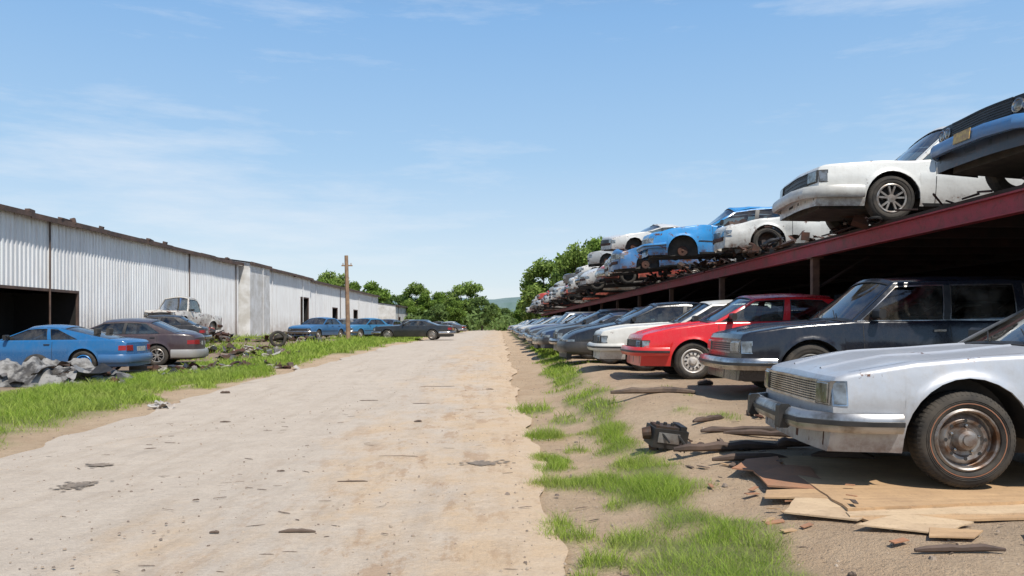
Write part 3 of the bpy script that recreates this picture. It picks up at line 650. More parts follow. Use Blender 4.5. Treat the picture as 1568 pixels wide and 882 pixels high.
for a in((455,820,1.25,56,.018,6),(540,739,1.24,46,.010,-4),(565,613,1.2,28,.010,3),(670,590,1.15,52,.008,8),(345,648,1.24,16,.014),(345,603,1.2,14,.04),(750,598,1.2,12,.015),(645,617,1.2,26,.008,10),(230,690,1.25,18,.008,40),(430,725,1.25,12,.01,20),(300,770,1.25,10,.01,20),(640,645,1.22,12,.02,20),(320,560,1.1,10,.03,0),(610,700,1.24,60,.006,-8)): chunk('driftwood_stick',*a)
chunk('stone',328,821,1.25,14,.016); chunk('stone',1305,865,1.1,12,.018)
for i in range(130):
    d=3.6+9*random.random()**1.5; X=random.uniform(-4.6,3.0); chunk('twig_litter',i,0,0,0,random.uniform(.002,.005),random.uniform(-40,40),X=X,d=d,l=random.uniform(.03,.12))
bpy.ops.object.select_all(action='DESELECT')
tw=[o_ for o_ in scene.objects if o_.name.startswith('twig_litter')]
for o_ in tw: o_.select_set(True)
bpy.context.view_layer.objects.active=tw[0]; bpy.ops.object.join()
chunk('fallen_log',1000,610,.95,130,.055,-2,None,.8)
M_pipe=simple('rusty_pipe',(.12,.08,.06),.7,.2,col2=(.055,.04,.032),scale=5,bmp=.004)
for px,py,l,t,a in((1118,678,178,.042,1),(1150,690,120,.03,-3),(1135,660,125,.035,6),(1165,664,110,.03,-14),(1085,648,70,.03,38),(1215,676,60,.045,20),(1290,690,90,.045,-12),(1080,604,24,.05,5),(1470,812,140,.02,-4)):
    chunk('rusty_exhaust_pipe',px,py,1.0,l,t,a,M_pipe,1.)
def junk(name,X,Y,Z,sx,sy,sz,n,mats,seed,smin=.08,smax=.35):
    rd=random.Random(seed); mb=MB()
    for i in range(n):
        u,v=rd.uniform(-1,1),rd.uniform(-1,1); k=max(0,1-(u*u+v*v)*.6)
        x,y,z=u*sx,v*sy,rd.random()*sz*k+.02
        M=Matrix.Translation((x,y,z))@Euler((rd.uniform(-.5,.5),rd.uniform(-.5,.5),rd.uniform(0,6))).to_matrix().to_4x4()
        mt=rd.randrange(len(mats)); t=rd.random()
        if t<.5:
            a,b=rd.uniform(smin,smax)*1.6,rd.uniform(smin,smax); f=rd.uniform(.1,.4)*b
            g=[[M@Vector((a*(p-.5),b*(q_-.5),f*math.sin(p*3+q_*2+i)+.03*rd.random())) for q_ in(0,.25,.5,.75,1)] for p in(0,.2,.4,.6,.8,1)]
            mb.grid(g,mt)
        elif t<.62:
            M2=M@Euler((R_(80),0,0)).to_matrix().to_4x4(); mb.tube(M2@Vector((0,0,-rd.uniform(smin,smax))),M2@Vector((0,0,rd.uniform(smin,smax))),.012+rd.random()*.02,.012+rd.random()*.02,7,mt)
        elif t<.88: mb.obox(M,rd.uniform(smin,smax),rd.uniform(smin,smax)*.6,rd.uniform(.04,.2)*min(1,smax*3),mt)
        else:
            r=rd.uniform(.5,1)*smax*.55; n_=14
            g=[[M@Vector(((r+q_*math.cos(b_))*math.cos(a_),(r+q_*math.cos(b_))*math.sin(a_),q_*math.sin(b_))) for a_ in np.linspace(0,2*math.pi,n_,endpoint=False)] for b_,q_ in[(x_,r*.25) for x_ in np.linspace(0,2*math.pi,7)]]
            mb.grid(g,mt,True)
    return link(name,mb.mesh(name,mats,merge=0,ang=40),(X,Y,Z))
M_sheet=simple('grey_sheet_metal',(.27,.27,.26),.5,.3,col2=(.12,.095,.08),scale=4)
M_white=simple('white_plastic_scrap',(.52,.50,.46),.6,col2=(.28,.23,.19),scale=4)
X,d=place(1020,668,1.0)
mb=MB(); z0=float(terr(X,d))
Mx=Matrix.Translation((0,0,.13))@Euler((.12,.14,.18)).to_matrix().to_4x4()
mb.obox(Mx,.32,.22,.17,0); mb.obox(Mx@Matrix.Translation((-.03,0,.09)),.22,.16,.03,1); mb.obox(Mx@Matrix.Translation((-.02,-.112,.01)),.20,.012,.09,2)
mb.obox(Mx@Matrix.Translation((.11,.0,.10)),.06,.2,.05,0)
for i in range(3): mb.tube(Mx@Vector((-.1+.07*i,.0,.10)),Mx@Vector((-.1+.07*i,.0,.13)),.018,.016,9,0)
mb.tube(Mx@Vector((-.15,0,.02)),Mx@Vector((-.22,.02,.0)),.06,.05,12,1); mb.tube(Mx@Vector((.15,0,-.02)),Mx@Vector((.27,-.05,-.07)),.03,.03,8,0)
mb.tube(Mx@Vector((.05,-.1,.06)),Mx@Vector((.17,-.18,-.07)),.012,.012,6,0); mb.tube(Mx@Vector((-.12,-.09,.08)),Mx@Vector((-.02,-.15,-.02)),.01,.01,6,0)
link('engine_block',mb.mesh('engine_block',[M_blk,M_engine,M_sheet],merge=0,smooth=False),(X,d,z0))
junk('engine_parts',X+.15,d+.1,z0,.3,.12,.05,10,[M_blk,M_engine,M_rust],5,.03,.10)
for k,(px,py) in enumerate(((1185,640),(1240,662),(1085,672),(1290,668))):
    X,d=place(px,py,.97); junk('rusty_metal_parts',X,d,float(terr(X,d)),.30,.14,.05,10,[M_rust,M_pipe,M_engine],80+k,.025,.11)
X,d=place(52,592,1.25); mb=MB(); rows=[]
for i in range(70):
    r_=[]
    for j in range(38):
        u=i/69*2-1; v=j/37*2-1; e=max(0,1-abs(u)**2.6)*max(0,1-abs(v)**2.4)
        xx,yy=X-.8+u*2.1,d+.9+v*1.0
        rid=abs(float(fbm(xx,yy,.35,90))-.5)*2; r2=abs(float(vn(xx,yy,.13,97))-.5)
        zz_=e**.5*(.20+.34*float(vn(xx,yy,.8,93))+.38*(rid-.3)+.14*r2)
        r_.append((xx+.14*float(vn(xx,yy,.25,95)),yy,max(zz_,-.02)))
    rows.append(r_)
mb.grid(rows,0); link('crushed_metal_heap',mb.mesh('crushed_heap',[simple('dirty_crushed_metal',(.26,.25,.235),.6,col2=(.05,.045,.04),scale=2.6,bmp=.02,lo=.44,hi=.56)],merge=0,ang=25))  # crumpled heightfield standing in for the heap of crushed metal
junk('scrap_metal_pile',X-.6,d+.5,.18,1.8,.6,.25,45,[M_sheet,M_rust,M_blk,M_sheet,M_engine],8,.1,.45)
junk('scrap_metal_pile',X+.3,d+.20,0,1.6,.25,.12,40,[M_sheet,M_rust,M_blk,M_blk,M_white],9,.08,.28)
junk('scrap_metal_pile',-13.2,17.2,0,1.4,.6,.3,40,[M_sheet,M_rust,M_blk],19,.12,.4)
junk('scrap_metal_pile',X+2.2,d+2.2,0,.8,.4,.12,20,[M_sheet,M_rust,M_blk,M_white],10,.08,.3)
for (px,py,sx_,sy_,sz_,n_,sd) in((400,545,1.3,2.0,.30,60,21),(345,538,2.2,1.5,.30,60,22),(425,528,.9,1.8,.55,50,23),(300,560,1.6,.8,.15,30,24),(475,530,.7,1.2,.3,28,26),(380,560,1.4,.6,.12,30,27)):
    X,d=place(px,py,1.05); junk('scrap_metal_pile',X,d,float(terr(X,d)),sx_,sy_,sz_,n_,[M_rust,M_blk,M_sheet,M_rust,M_engine,M_wood,M_white],sd,.08,.34)
junk('scrap_metal_pile',-16.3,41.5,.3,2.6,2.0,.9,150,[M_rust,M_blk,M_rust,M_sheet,M_engine],31,.15,.55)
junk('scrap_metal_pile',-18.0,37,.3,1.5,2.5,.6,70,[M_rust,M_blk,M_rust,M_sheet,M_engine],32,.15,.5)
X,d=place(335,562,1.15)
mbp=MB(); mbp.obox(Matrix.Identity(4),4.6,.22,.12,0); link('timber_plank',mbp.mesh('plank',[simple('grey_timber',(.34,.30,.25),.85,scale=5)],smooth=False),(X,d,float(terr(X,d))+.06),(0,0,R_(9)))
X,d=place(250,622,1.2); junk('white_paper_scrap',X,d,float(terr(X,d))+.01,.3,.12,.01,7,[M_white],3,.06,.16)
def tyre(X,Y,Z,r=.3,rot=(0,0,0)):
    mb=MB(); wheel(mb,0,0,-.09,1,r,'none',24); link('old_tyre',mb.mesh('tyre',[M_blk,M_blk,M_blk,M_blk,M_tyre]),(X,Y,Z+r),rot)
tyre(-9.6,34.5,.3,.36,(0,0,.4)); tyre(-11.0,18.9,0,.28,(.2,0,.5)); tyre(-10.0,36.5,.32,.33,(1.2,0,.4))

# plywood boards
def ply(name,a,b,stain):
    m,nt,bs,o=newmat(name); c0=objc(nt)
    mp=N(nt,'ShaderNodeMapping'); mp.inputs['Scale'].default_value=(1.2,14,14); nt.links.new(c0,mp.inputs[0])
    g=noise(nt,mp.outputs[0],1.5,6,.65,.3,.7); st=noise(nt,c0,2.2,6,.7,.42,.68); f=noise(nt,c0,30,4,.7,.55,.7)
    c=mixc(nt,g,a,b); c=mixc(nt,mth(nt,'MULTIPLY',st,.6),c,stain); c=mixc(nt,mth(nt,'MULTIPLY',f,.45),c,(.18,.12,.08))
    nt.links.new(c,bs.inputs['Base Color']); bs.inputs['Roughness'].default_value=.8; return m
M_ply=ply('plywood',(.56,.37,.20),(.42,.265,.14),(.30,.19,.11)); M_ply2=ply('plywood_stained',(.42,.18,.09),(.36,.2,.11),(.2,.12,.08)); M_ply3=ply('plywood_pale',(.62,.46,.29),(.50,.36,.22),(.34,.23,.14))
def board(pts,z,t=.018,mat=None,tilt=(0,0),name='plywood_sheet'):
    q=[]
    n=len(pts)
    for i in range(n):
        a,b=pts[i],pts[(i+1)%n]; q.append(a)
        l=math.dist(a,b); k=int(l/.12)
        for j in range(1,k): 
            s=j/k; e=random.uniform(-.009,.009); q.append((a[0]+(b[0]-a[0])*s+e,a[1]+(b[1]-a[1])*s-e))
    pts=q; n=len(pts)
    cx=sum(p[0] for p in pts)/n; cy=sum(p[1] for p in pts)/n; mb=MB()
    T=[(x-cx,y-cy,tilt[0]*(x-cx)+tilt[1]*(y-cy)) for x,y in pts]; B=[(a,b,c_-t) for a,b,c_ in T]
    mb.poly(T,0); mb.poly(B[::-1],0)
    for i in range(n): j=(i+1)%n; mb.poly([T[i],B[i],B[j],T[j]],0)
    return link(name,mb.mesh(name,[mat or M_ply],merge=1e-4,smooth=False),(cx,cy,z))
zb=.14
board([(2.02,4.62),(3.9,4.9),(4.0,6.35),(2.25,6.45),(2.1,5.6)],zb+.055,tilt=(.004,.003))
board([(1.98,4.50),(3.2,4.58),(4.3,4.83),(4.3,5.0),(2.0,4.60)],zb+.034,tilt=(0,0),mat=M_ply3)
board([(2.06,4.42),(4.2,4.62),(4.2,5.3),(1.95,5.0)],zb+.022,.014)
board([(1.66,4.65),(2.0,4.45),(2.35,4.75),(2.1,4.95),(1.85,4.98)],zb+.03,.01,tilt=(.02,.02),mat=M_ply3)
board([(1.93,4.30),(2.30,4.16),(2.62,4.40),(2.3,4.55)],zb+.03,.008,tilt=(-.02,.03),mat=M_ply3)
board([(2.2,4.08),(2.42,4.06),(2.55,4.2),(2.3,4.26)],zb+.03,.008)
board([(1.80,5.35),(2.15,5.15),(2.3,5.9),(2.0,6.1),(1.85,5.8)],zb+.05,.012,M_ply2,(.03,.02))
board([(1.68,5.05),(2.1,4.92),(2.2,5.2),(1.76,5.25)],zb+.035,.01,tilt=(.05,0))
board([(1.72,5.9),(2.05,5.7),(2.2,6.3),(1.92,6.2)],zb+.06,.01,M_ply2,(.0,.05))
board([(2.75,4.12),(3.9,3.95),(3.95,4.05),(2.8,4.24)],zb+.03,.02)
board([(2.9,4.3),(3.2,4.05),(3.6,4.4),(3.3,4.6)],zb+.07,.008,M_white,(.15,.05),'white_plastic_panel')
board([(3.05,4.35),(3.5,4.2),(3.9,4.5),(3.4,4.6)],zb+.11,.008,M_white,(.1,-.2),'white_plastic_panel')
mb=MB()
for i in range(26):
    x_,y_=random.uniform(1.5,2.3),random.uniform(3.95,6.4); s=random.uniform(.02,.06); z_=float(terr(x_,y_))+.03+(.05 if x_>2.0 and y_>4.6 else 0); t1,t2=random.uniform(-.1,.1),random.uniform(-.1,.1); a=random.uniform(0,6)
    T=[(x_+(u*math.cos(a)-v*math.sin(a))*s,y_+(u*math.sin(a)+v*math.cos(a))*s,z_+(u*t1+v*t2)*s) for u,v in((-1.2,-.3),(1.,-.5),(1.4,.3),(-.9,.4))]; k=random.randrange(3)
    mb.poly(T,k); mb.poly([(p_[0],p_[1],p_[2]-.006) for p_ in T],k)
    for q_ in range(4): a_,b_=T[q_],T[(q_+1)%4]; mb.poly([a_,b_,(b_[0],b_[1],b_[2]-.006),(a_[0],a_[1],a_[2]-.006)],k)
link('wood_scraps',mb.mesh('wood_scraps',[M_ply,M_ply2,M_wood],merge=0,smooth=False))

# ---------------------------------------------------------------- rack
m,nt,bs,o=newmat('red_oxide_beam'); c0=objc(nt); g=noise(nt,c0,2.5,8,.7,.47,.68); g2=noise(nt,c0,14,5,.7,.5,.7)
c=mixc(nt,g,(.34,.035,.05),(.17,.042,.038)); c=mixc(nt,mth(nt,'MULTIPLY',g2,.5),c,(.07,.03,.03)); nt.links.new(c,bs.inputs['Base Color']); bs.inputs['Roughness'].default_value=.6; bump(nt,bs,g2,.4,.005); M_beam=m
M_undershade=simple('shade_dark_rusted_joist',(.045,.020,.016),.9,col2=(.02,.014,.012),scale=3)  # rust colour darkened to carry the shade under the deck
M_post=simple('rusty_post',(.20,.105,.065),.85,.1,col2=(.10,.05,.035),scale=4,bmp=.005)
BX=5.6
mb=MB(); y0,y1=6.3,108.
def ibeamY(x,zt,h,w,mt):
    tt=.022
    mb.box(x-w/2,x+w/2,y0,y1,zt-tt,zt,mt); mb.box(x-w/2,x+w/2,y0,y1,zt-h,zt-h+tt,mt); mb.box(x-.008,x+.008,y0,y1,zt-h+tt,zt-tt,mt)
ibeamY(BX,2.70,.24,.13,0); ibeamY(9.6,2.70,.24,.13,3); ibeamY(13.4,2.70,.24,.13,3)
yy=6.4
while yy<108:
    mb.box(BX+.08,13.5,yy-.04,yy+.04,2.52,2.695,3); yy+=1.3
yy=8.3
while yy<108:
    mb.box(BX-.02,BX+.10,yy-.06,yy+.06,0.2,2.44,1,bv=.01)
    for x in(9.6,13.4): mb.box(x-.06,x+.06,yy-.06,yy+.06,0.2,2.46,3,bv=.01)
    mb.box(BX-.06,BX+.16,yy-.1,yy+.1,2.441,2.459,1)
    mb.tube((BX+.06,yy,1.9),(BX+1.0,yy,2.48),.03,.03,6,3)
    yy+=5.95
x=BX-.05
while x<13.6:
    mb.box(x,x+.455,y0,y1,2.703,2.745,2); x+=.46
for i in range(60):
    yy=random.uniform(7,60); mb.tube((BX-.1,yy,2.75+random.random()*.05),(BX+random.uniform(-.5,.4),yy+random.uniform(-.6,.6),2.74+random.uniform(-.06,.15)),.012,.015,5,3)
M_deck=simple('deck_planks',(.03,.022,.018),.9,col2=(.06,.032,.022),scale=4)  # near-black plank colour stands for shade below; gaps closed against sun
link('steel_storage_rack',mb.mesh('rack',[M_beam,M_post,M_deck,M_undershade],merge=0,smooth=False))
for i,yy in enumerate([12.2,15.6,17.2,20.2,22,25,28]):
    junk('scrap_metal_pile',BX+random.uniform(-.2,.4),yy,2.74,.6,.8,.3,22,[M_rust,M_blk,M_engine,M_rust],50+i,.06,.25)
rows=[[],[]]; yy=2.;k=0
mb=MB()
while yy<112:
    x=14.2+(.03 if (k//2)%2 else 0); rows[0].append((x,yy,.2)); rows[1].append((x,yy,3.0)); yy+=[.12,.05][k%2]*1.6; k+=1
mb.grid(rows,0); link('added_corrugated_fence',mb.mesh('fence',[simple('rusty_corrugated',(.045,.03,.024),.85,.1,col2=(.025,.02,.018),scale=2)],merge=0,smooth=False))  # fence added to block the sky at the rack's open back

# ---------------------------------------------------------------- warehouse
m,nt,bs,o=newmat('corrugated_steel_wall'); p=pos(nt)
mp=N(nt,'ShaderNodeMapping'); mp.inputs['Scale'].default_value=(1,1.6,.12); nt.links.new(p,mp.inputs[0])
stk=noise(nt,mp.outputs[0],1.8,7,.7,.45,.75); stk2=noise(nt,mp.outputs[0],6,4,.6,.5,.8)
sx=N(nt,'ShaderNodeSeparateXYZ'); nt.links.new(p,sx.inputs[0])
lo=maprange(nt,sx.outputs[2],2.2,.4); hi=maprange(nt,sx.outputs[2],4.9,6.1)
pan=N(nt,'ShaderNodeTexWhiteNoise',noise_dimensions='1D'); nt.links.new(mth(nt,'FLOOR',mth(nt,'DIVIDE',sx.outputs[1],2.4)),pan.inputs['W'])
c=mixc(nt,mth(nt,'MULTIPLY',pan.outputs[0],.5),(.76,.77,.77),(.62,.63,.64))
c=mixc(nt,mth(nt,'MULTIPLY',stk,.42),c,(.44,.41,.37)); c=mixc(nt,mth(nt,'MULTIPLY',stk2,.3),c,(.30,.20,.13))
c=mixc(nt,mth(nt,'MULTIPLY',mth(nt,'MULTIPLY',lo,noise(nt,p,1.2,5,.7,.3,.6)),.7),c,(.22,.15,.10))
c=mixc(nt,mth(nt,'MULTIPLY',mth(nt,'MULTIPLY',hi,stk2),.7),c,(.20,.10,.06))
nt.links.new(c,bs.inputs['Base Color']); bs.inputs['Roughness'].default_value=.5; bs.inputs['Metallic'].default_value=.1; M_wall=m
M_eave=simple('rusty_dark_roof_edge',(.055,.04,.035),.8,col2=(.13,.08,.06),scale=1.5)
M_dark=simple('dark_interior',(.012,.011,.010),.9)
M_roof=simple('roof_sheet',(.20,.17,.15),.7,col2=(.12,.07,.05),scale=.5)
M_wallp=simple('painted_wall',(.70,.70,.69),.7,col2=(.50,.48,.44),scale=1.2)
def warehouse(name,X,y0,y1,zt,opens,depth=14,zb=.2,mat=None,ov=.35,corr=True):
    mb=MB(); edges=sorted({y0,y1}|{o[0] for o in opens}|{o[1] for o in opens})
    for a,b in zip(edges[:-1],edges[1:]):
        op=[o for o in opens if o[0]<=a+1e-6 and o[1]>=b-1e-6]
        segs=[(zb,zt)] if not op else ([(op[0][3],zt)]+([(zb,op[0][2])] if op[0][2]>zb else []))
        for z0_,z1_ in segs:
            if corr:
                prof=[(0,0),(.13,0),(.165,.05),(.265,.05)]
                r0=[];r1=[]; y=int(a/.30)*.30
                while y<b:
                    for dy,dx in prof:
                        t=y+dy
                        if a<=t<=b: r0.append((X+dx,t,z0_)); r1.append((X+dx,t,z1_))
                    y+=.30
                r0=[(X,a,z0_)]+r0+[(X,b,z0_)]; r1=[(X,a,z1_)]+r1+[(X,b,z1_)]
                mb.grid([r0,r1],0)
            else: mb.poly([(X,a,z0_),(X,b,z0_),(X,b,z1_),(X,a,z1_)],0)
    for o_ in opens:
        a,b,z0_,z1_=o_; z0_=max(z0_,zb)
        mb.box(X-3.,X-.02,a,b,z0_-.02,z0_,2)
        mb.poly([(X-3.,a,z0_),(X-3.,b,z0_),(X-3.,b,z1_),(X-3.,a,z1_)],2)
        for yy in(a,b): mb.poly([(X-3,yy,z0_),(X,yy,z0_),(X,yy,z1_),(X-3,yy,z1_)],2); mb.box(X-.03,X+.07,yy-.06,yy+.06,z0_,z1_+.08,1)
        mb.box(X-.03,X+.075,a-.06,b+.06,z1_,z1_+.12,1)
    for yy in(y0,y1): mb.poly([(X,yy,zb),(X-depth,yy,zb),(X-depth,yy,zt),(X-depth/2,yy,zt+depth*.07),(X,yy,zt)],0)
    mb.poly([(X-depth,y0,zb),(X-depth,y1,zb),(X-depth,y1,zt),(X-depth,y0,zt)],0)
    rg=zt+depth*.07+.08
    for x0_,x1_,z0_,z1_ in((X+ov,X-depth/2,zt+.06,rg),(X-depth/2,X-depth-ov,rg,zt+.06)):
        mb.poly([(x0_,y0-.2,z0_),(x0_,y1+.2,z0_),(x1_,y1+.2,z1_),(x1_,y0-.2,z1_)],3)
    yy=y0-.2
    while yy<y1+.2:
        l=min(random.uniform(2.2,5.5),y1+.2-yy); dz=random.uniform(-.03,.03); mb.box(X+ov-.04,X+ov+.02,yy,yy+l-.01,zt-.13+dz,zt+.09+dz*.6,1); yy+=l
        if l<.3: break
    mb.box(X+.05,X+ov-.045,y0-.2,y1+.2,zt-.02,zt+.02,1)
    yy=y0+3
    while yy<y1:
        mb.tube((X+.1,yy,zb),(X+.1,yy,zt-.05),.04,.04,6,0 if random.random()<.6 else 1); yy+=random.uniform(9,16)
    return link(name,mb.mesh(name,[mat or M_wall,M_eave,M_dark,M_roof],merge=0,smooth=False))
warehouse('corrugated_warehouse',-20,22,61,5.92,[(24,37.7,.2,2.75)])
warehouse('corrugated_warehouse',-19.2,61.3,66.5,6.05,[],ov=.15,mat=M_wallp,corr=False)
warehouse('corrugated_warehouse',-20,66.8,84,6.1,[(66.9,69,.2,3.2),(80,83.2,.2,4.0)])
warehouse('corrugated_warehouse',-20.2,84.3,132,6.0,[(96,99,.2,3.3),(110,113,.2,3.3)])
warehouse('storage_shed',-17.5,134,160,4.6,[(138,140,.2,2.6),(146,148,1.2,2.4),(152,154,1.2,2.4)],depth=12,mat=M_wallp,corr=False)
mb=MB()
for yy,l,h in((33.5,.5,.12),(36.2,1.1,.07),(36.9,.2,.28),(39.5,.15,.2),(45,.9,.1),(47,.3,.25),(58,1.2,.1),(71,.8,.12),(77,.4,.3)):
    mb.obox(Matrix.Translation((-19.75,yy,6.06))@Euler((random.uniform(-.1,.1),random.uniform(-.3,.3),random.random()*.3)).to_matrix().to_4x4(),.2,l,h,0)
link('roof_edge_debris',mb.mesh('deb',[M_eave],merge=0,smooth=False))
mb=MB(); mb.tube((0,0,-.3),(-.12,0,4.75),.13,.10,10,0); mb.box(-.38,.22,-.04,.04,4.16,4.23,0); mb.tube((-.3,0,4.2),(-.3,0,4.34),.03,.025,6,0); mb.tube((.14,0,4.2),(.14,0,4.34),.03,.025,6,0); mb.tube((-.1,-.12,1.5),(-.12,-.12,4.),.02,.02,5,0)
link('utility_pole',mb.mesh('pole',[simple('pole_wood',(.34,.22,.13),.85,col2=(.18,.11,.075),scale=3,bmp=.01)]),(-8.35,44,.35))

# ---------------------------------------------------------------- trees
def leafmat(name,a,b):
    m,nt,bs,o=newmat(name); g=N(nt,'ShaderNodeNewGeometry'); c=mixc(nt,g.outputs['Random Per Island'],a,b)
    big=noise(nt,g.outputs['Position'],.45,3,.6,.40,.62); c=mixc(nt,mth(nt,'MULTIPLY',big,.5),c,tuple(x*.45 for x in a))
    nt.links.new(c,bs.inputs['Base Color']); bs.inputs['Roughness'].default_value=.6; bs.inputs['Specular IOR Level'].default_value=.2
    tr=N(nt,'ShaderNodeBsdfTranslucent'); nt.links.new(c,tr.inputs[0]); mx=N(nt,'ShaderNodeMixShader'); mx.inputs[0].default_value=.3
    nt.links.new(bs.outputs[0],mx.inputs[1]); nt.links.new(tr.outputs[0],mx.inputs[2]); nt.links.new(mx.outputs[0],o.inputs[0]); return m
M_leaf=leafmat('foliage',(.12,.21,.03),(.23,.33,.06)); M_leaf2=leafmat('foliage_haze_tint',(.13,.21,.055),(.21,.29,.09)); M_leaf3=leafmat('foliage_light',(.17,.26,.05),(.28,.37,.09))  # far foliage has distance haze tinted into its colour
M_bark=simple('bark',(.10,.075,.055),.9,bmp=.02)
def leaves(centers,radii,n,size,seed):
    r=np.random.default_rng(seed); w=radii**2/np.sum(radii**2); ci=r.choice(len(radii),n,p=w)
    d=r.normal(size=(n,3)); d/=np.linalg.norm(d,axis=1)[:,None]; rad=radii[ci]*(r.random(n)**.45)*(1+.25*r.normal(size=n)*.6)
    c=centers[ci]+d*rad[:,None]*np.array([1,1,.8])
    nrm=d+.9*r.normal(size=(n,3)); nrm/=np.linalg.norm(nrm,axis=1)[:,None]
    a=np.cross(nrm,r.normal(size=(n,3))); a/=np.linalg.norm(a,axis=1)[:,None]; b=np.cross(nrm,a)
    s=size*(.5+r.random(n))[:,None]
    V=np.stack([c-a*s,c-b*s*.55,c+a*s,c+b*s*.55],1).reshape(-1,3); return V,np.arange(n*4).reshape(-1,4)
def tree_mesh(seed,H,Rr,n=9000,size=.22,mat=None):
    r=np.random.default_rng(seed); mb=MB(); mb.tube((0,0,-.3),(.1,.05,H*.45),.03*H,.018*H,8,0)
    cs=[];rs=[]
    for i in range(26):
        a=r.uniform(0,2*math.pi); t=r.random(); zz=H*(.24+.68*t); env=Rr*math.sin(math.pi*min(1,(.12+.86*(1-t)))**.8)*.95 if t>.25 else Rr*(.55+t)
        q=r.random()**.5*env*.85; c=(q*math.cos(a),q*math.sin(a),zz); cs.append(c); rs.append(Rr*r.uniform(.18,.36))
        if i%3==0: mb.tube((0,0,H*.25+.2*t*H),c,.010*H,.003*H,5,0,False)
    V,Fq=leaves(np.array(cs),np.array(rs),n,size,seed+1)
    b=len(mb.v); V2=np.array([tuple(v) for v in mb.v]); F1=mb.f
    me=bpy.data.meshes.new('tree'); me.from_pydata(list(map(tuple,np.vstack([V2,V]))),[],[tuple(f) for f in F1]+[tuple(int(i)+b for i in f) for f in Fq])
    me.materials.append(M_bark); me.materials.append(mat or M_leaf); mi=np.ones(len(me.polygons),int); mi[:len(F1)]=0; me.polygons.foreach_set('material_index',mi); return me
TM=[tree_mesh(3,10,4.2),tree_mesh(11,9,4.6,mat=M_leaf3),tree_mesh(23,8,3.6),tree_mesh(31,9,4.0,mat=M_leaf2)]
def tree(px,toppx,d,k,wid=1.,name='deciduous_tree'):
    H=[10,9,8,9][k]; s=((VY-toppx)*d/F+CH)/(H*.97); link(name,TM[k],((px-VX)*d/F,d,.0),(0,0,random.uniform(0,6)),(s*wid,s*wid,s))
for px,t,d,k,w in((905,366,112,0,1.0),(938,374,118,1,.75),(882,384,106,1,.8),(836,405,124,1,1.0),(815,434,128,2,1.),(860,430,128,0,.8),(560,434,150,2,1.1),(515,421,130,1,.8),(540,432,140,0,.7),(500,430,128,2,.7),
    (712,437,150,1,1.15),(684,447,160,0,.9),(738,456,145,3,1.),(640,438,170,1,1.0),(612,452,175,3,1.1),(662,450,165,2,1.),(775,472,190,3,.9),(795,468,170,2,.9),(758,468,170,1,.8),(596,460,180,2,1.2),(626,462,150,0,.8),(700,462,135,2,.9),(672,466,140,3,1.)):
    tree(px,t,d,k,w)
cs=[];rs=[]
for i in range(420):
    d=random.uniform(135,260); px=random.choice([random.uniform(480,860),random.uniform(560,800)]); hpx=random.uniform(6,22)*(1.15 if px<745 else .6)
    X=(px-VX)*d/F; H=hpx*d/F+1; cs.append((X,d,H*random.uniform(.2,.85))); rs.append(random.uniform(1.0,2.2))
for i in range(500):
    d=random.uniform(240,330); X=random.uniform(-240,240); cs.append((X,d,random.uniform(1,6.5))); rs.append(random.uniform(2,3.5))
V,Fq=leaves(np.array(cs),np.array(rs),70000,.42,5)
me=bpy.data.meshes.new('bushes'); npmesh(me,V,Fq,4); me.materials.append(M_leaf2); link('distant_trees',me)
mb=MB(); rows=[[],[],[]]
for x in np.linspace(-1500,1500,240):
    h=24+18*float(fbm(x,0,260,80))+3*float(vn(x,0,14,81)); rows[0].append((x,880,-1)); rows[1].append((x,900,h*.8)); rows[2].append((x,930,h))
mb.grid(rows,0); mh,nt,bs,o=newmat('haze_tinted_hills'); nt.links.new(mixc(nt,noise(nt,pos(nt),.05,6,.7,.3,.7),(.10,.16,.15),(.16,.22,.22)),bs.inputs['Base Color']); bs.inputs['Roughness'].default_value=1  # distance haze is put into the hill colour as a bluish tint
link('hills',mb.mesh('hills',[mh],merge=0))

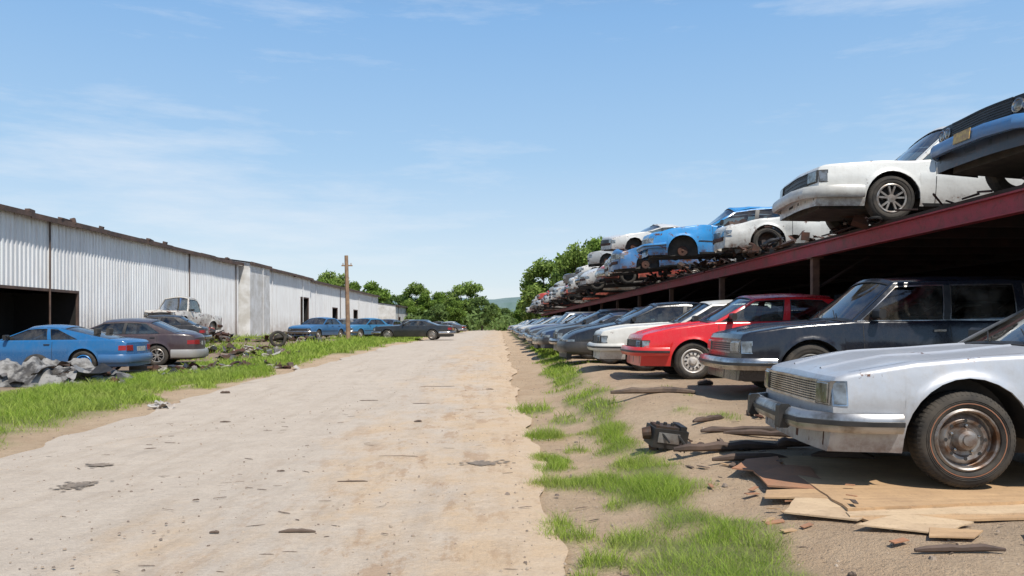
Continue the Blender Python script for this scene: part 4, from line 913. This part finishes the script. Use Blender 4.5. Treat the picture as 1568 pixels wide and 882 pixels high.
# ---------------------------------------------------------------- light, world, camera
S=Vector((.32,-.62,1.06)).normalized(); el=math.asin(S.z); az=math.atan2(S.x,S.y)
L=bpy.data.lights.new('sun','SUN'); L.energy=5.0; L.angle=R_(.5); L.color=(1,.95,.87); lo_=bpy.data.objects.new('sun',L); scene.collection.objects.link(lo_); lo_.rotation_euler=S.to_track_quat('Z','Y').to_euler()
w=bpy.data.worlds.new('World'); scene.world=w; w.use_nodes=True; nt=w.node_tree; bg=nt.nodes['Background']
sky=N(nt,'ShaderNodeTexSky',sky_type='NISHITA',sun_disc=False,sun_elevation=el,sun_rotation=az,altitude=100,air_density=1.0,dust_density=.8,ozone_density=1.2)
tc=N(nt,'ShaderNodeTexCoord'); sz=N(nt,'ShaderNodeSeparateXYZ'); nt.links.new(tc.outputs['Generated'],sz.inputs[0])
rp=N(nt,'ShaderNodeValToRGB'); nt.links.new(sz.outputs[2],rp.inputs[0]); cr=rp.color_ramp
cr.elements[0].position=0; cr.elements[0].color=(.86,.94,1,1); cr.elements[1].position=1; cr.elements[1].color=(.05,.14,.36,1)
for p_,c_ in((.08,(.70,.85,.99,1)),(.20,(.45,.70,.98,1)),(.36,(.29,.56,.95,1)),(.55,(.11,.26,.55,1))):
    e=cr.elements.new(p_); e.color=c_
g_=mixc(nt,1.,rp.outputs[0],(6.6,6.6,6.6),'MULTIPLY')
c=mixc(nt,.78,sky.outputs[0],g_)
mp=N(nt,'ShaderNodeMapping'); mp.inputs['Scale'].default_value=(1,1,6); mp.inputs['Rotation'].default_value=(0,R_(5),0); mp.inputs['Location'].default_value=(3.1,.4,1.7); nt.links.new(tc.outputs['Generated'],mp.inputs[0])
cl=noise(nt,mp.outputs[0],2.6,10,.64,.50,.84)
c=mixc(nt,mth(nt,'MULTIPLY',cl,.65),c,(6.4,6.6,6.9))
nt.links.new(c,bg.inputs[0]); bg.inputs[1].default_value=.14
cam=bpy.data.cameras.new('camera'); co=bpy.data.objects.new('camera',cam); scene.collection.objects.link(co); co.location=(0,0,CH); co.rotation_euler=(R_(90),0,0)
cam.lens=28; cam.sensor_width=36; cam.shift_x=(784-VX)/1568; cam.shift_y=(VY-441)/1568; cam.clip_end=3000; cam.clip_start=.05
scene.camera=co
scene.view_settings.view_transform='Standard'; scene.view_settings.look='None'; scene.view_settings.exposure=0
print('objects',len(scene.objects))
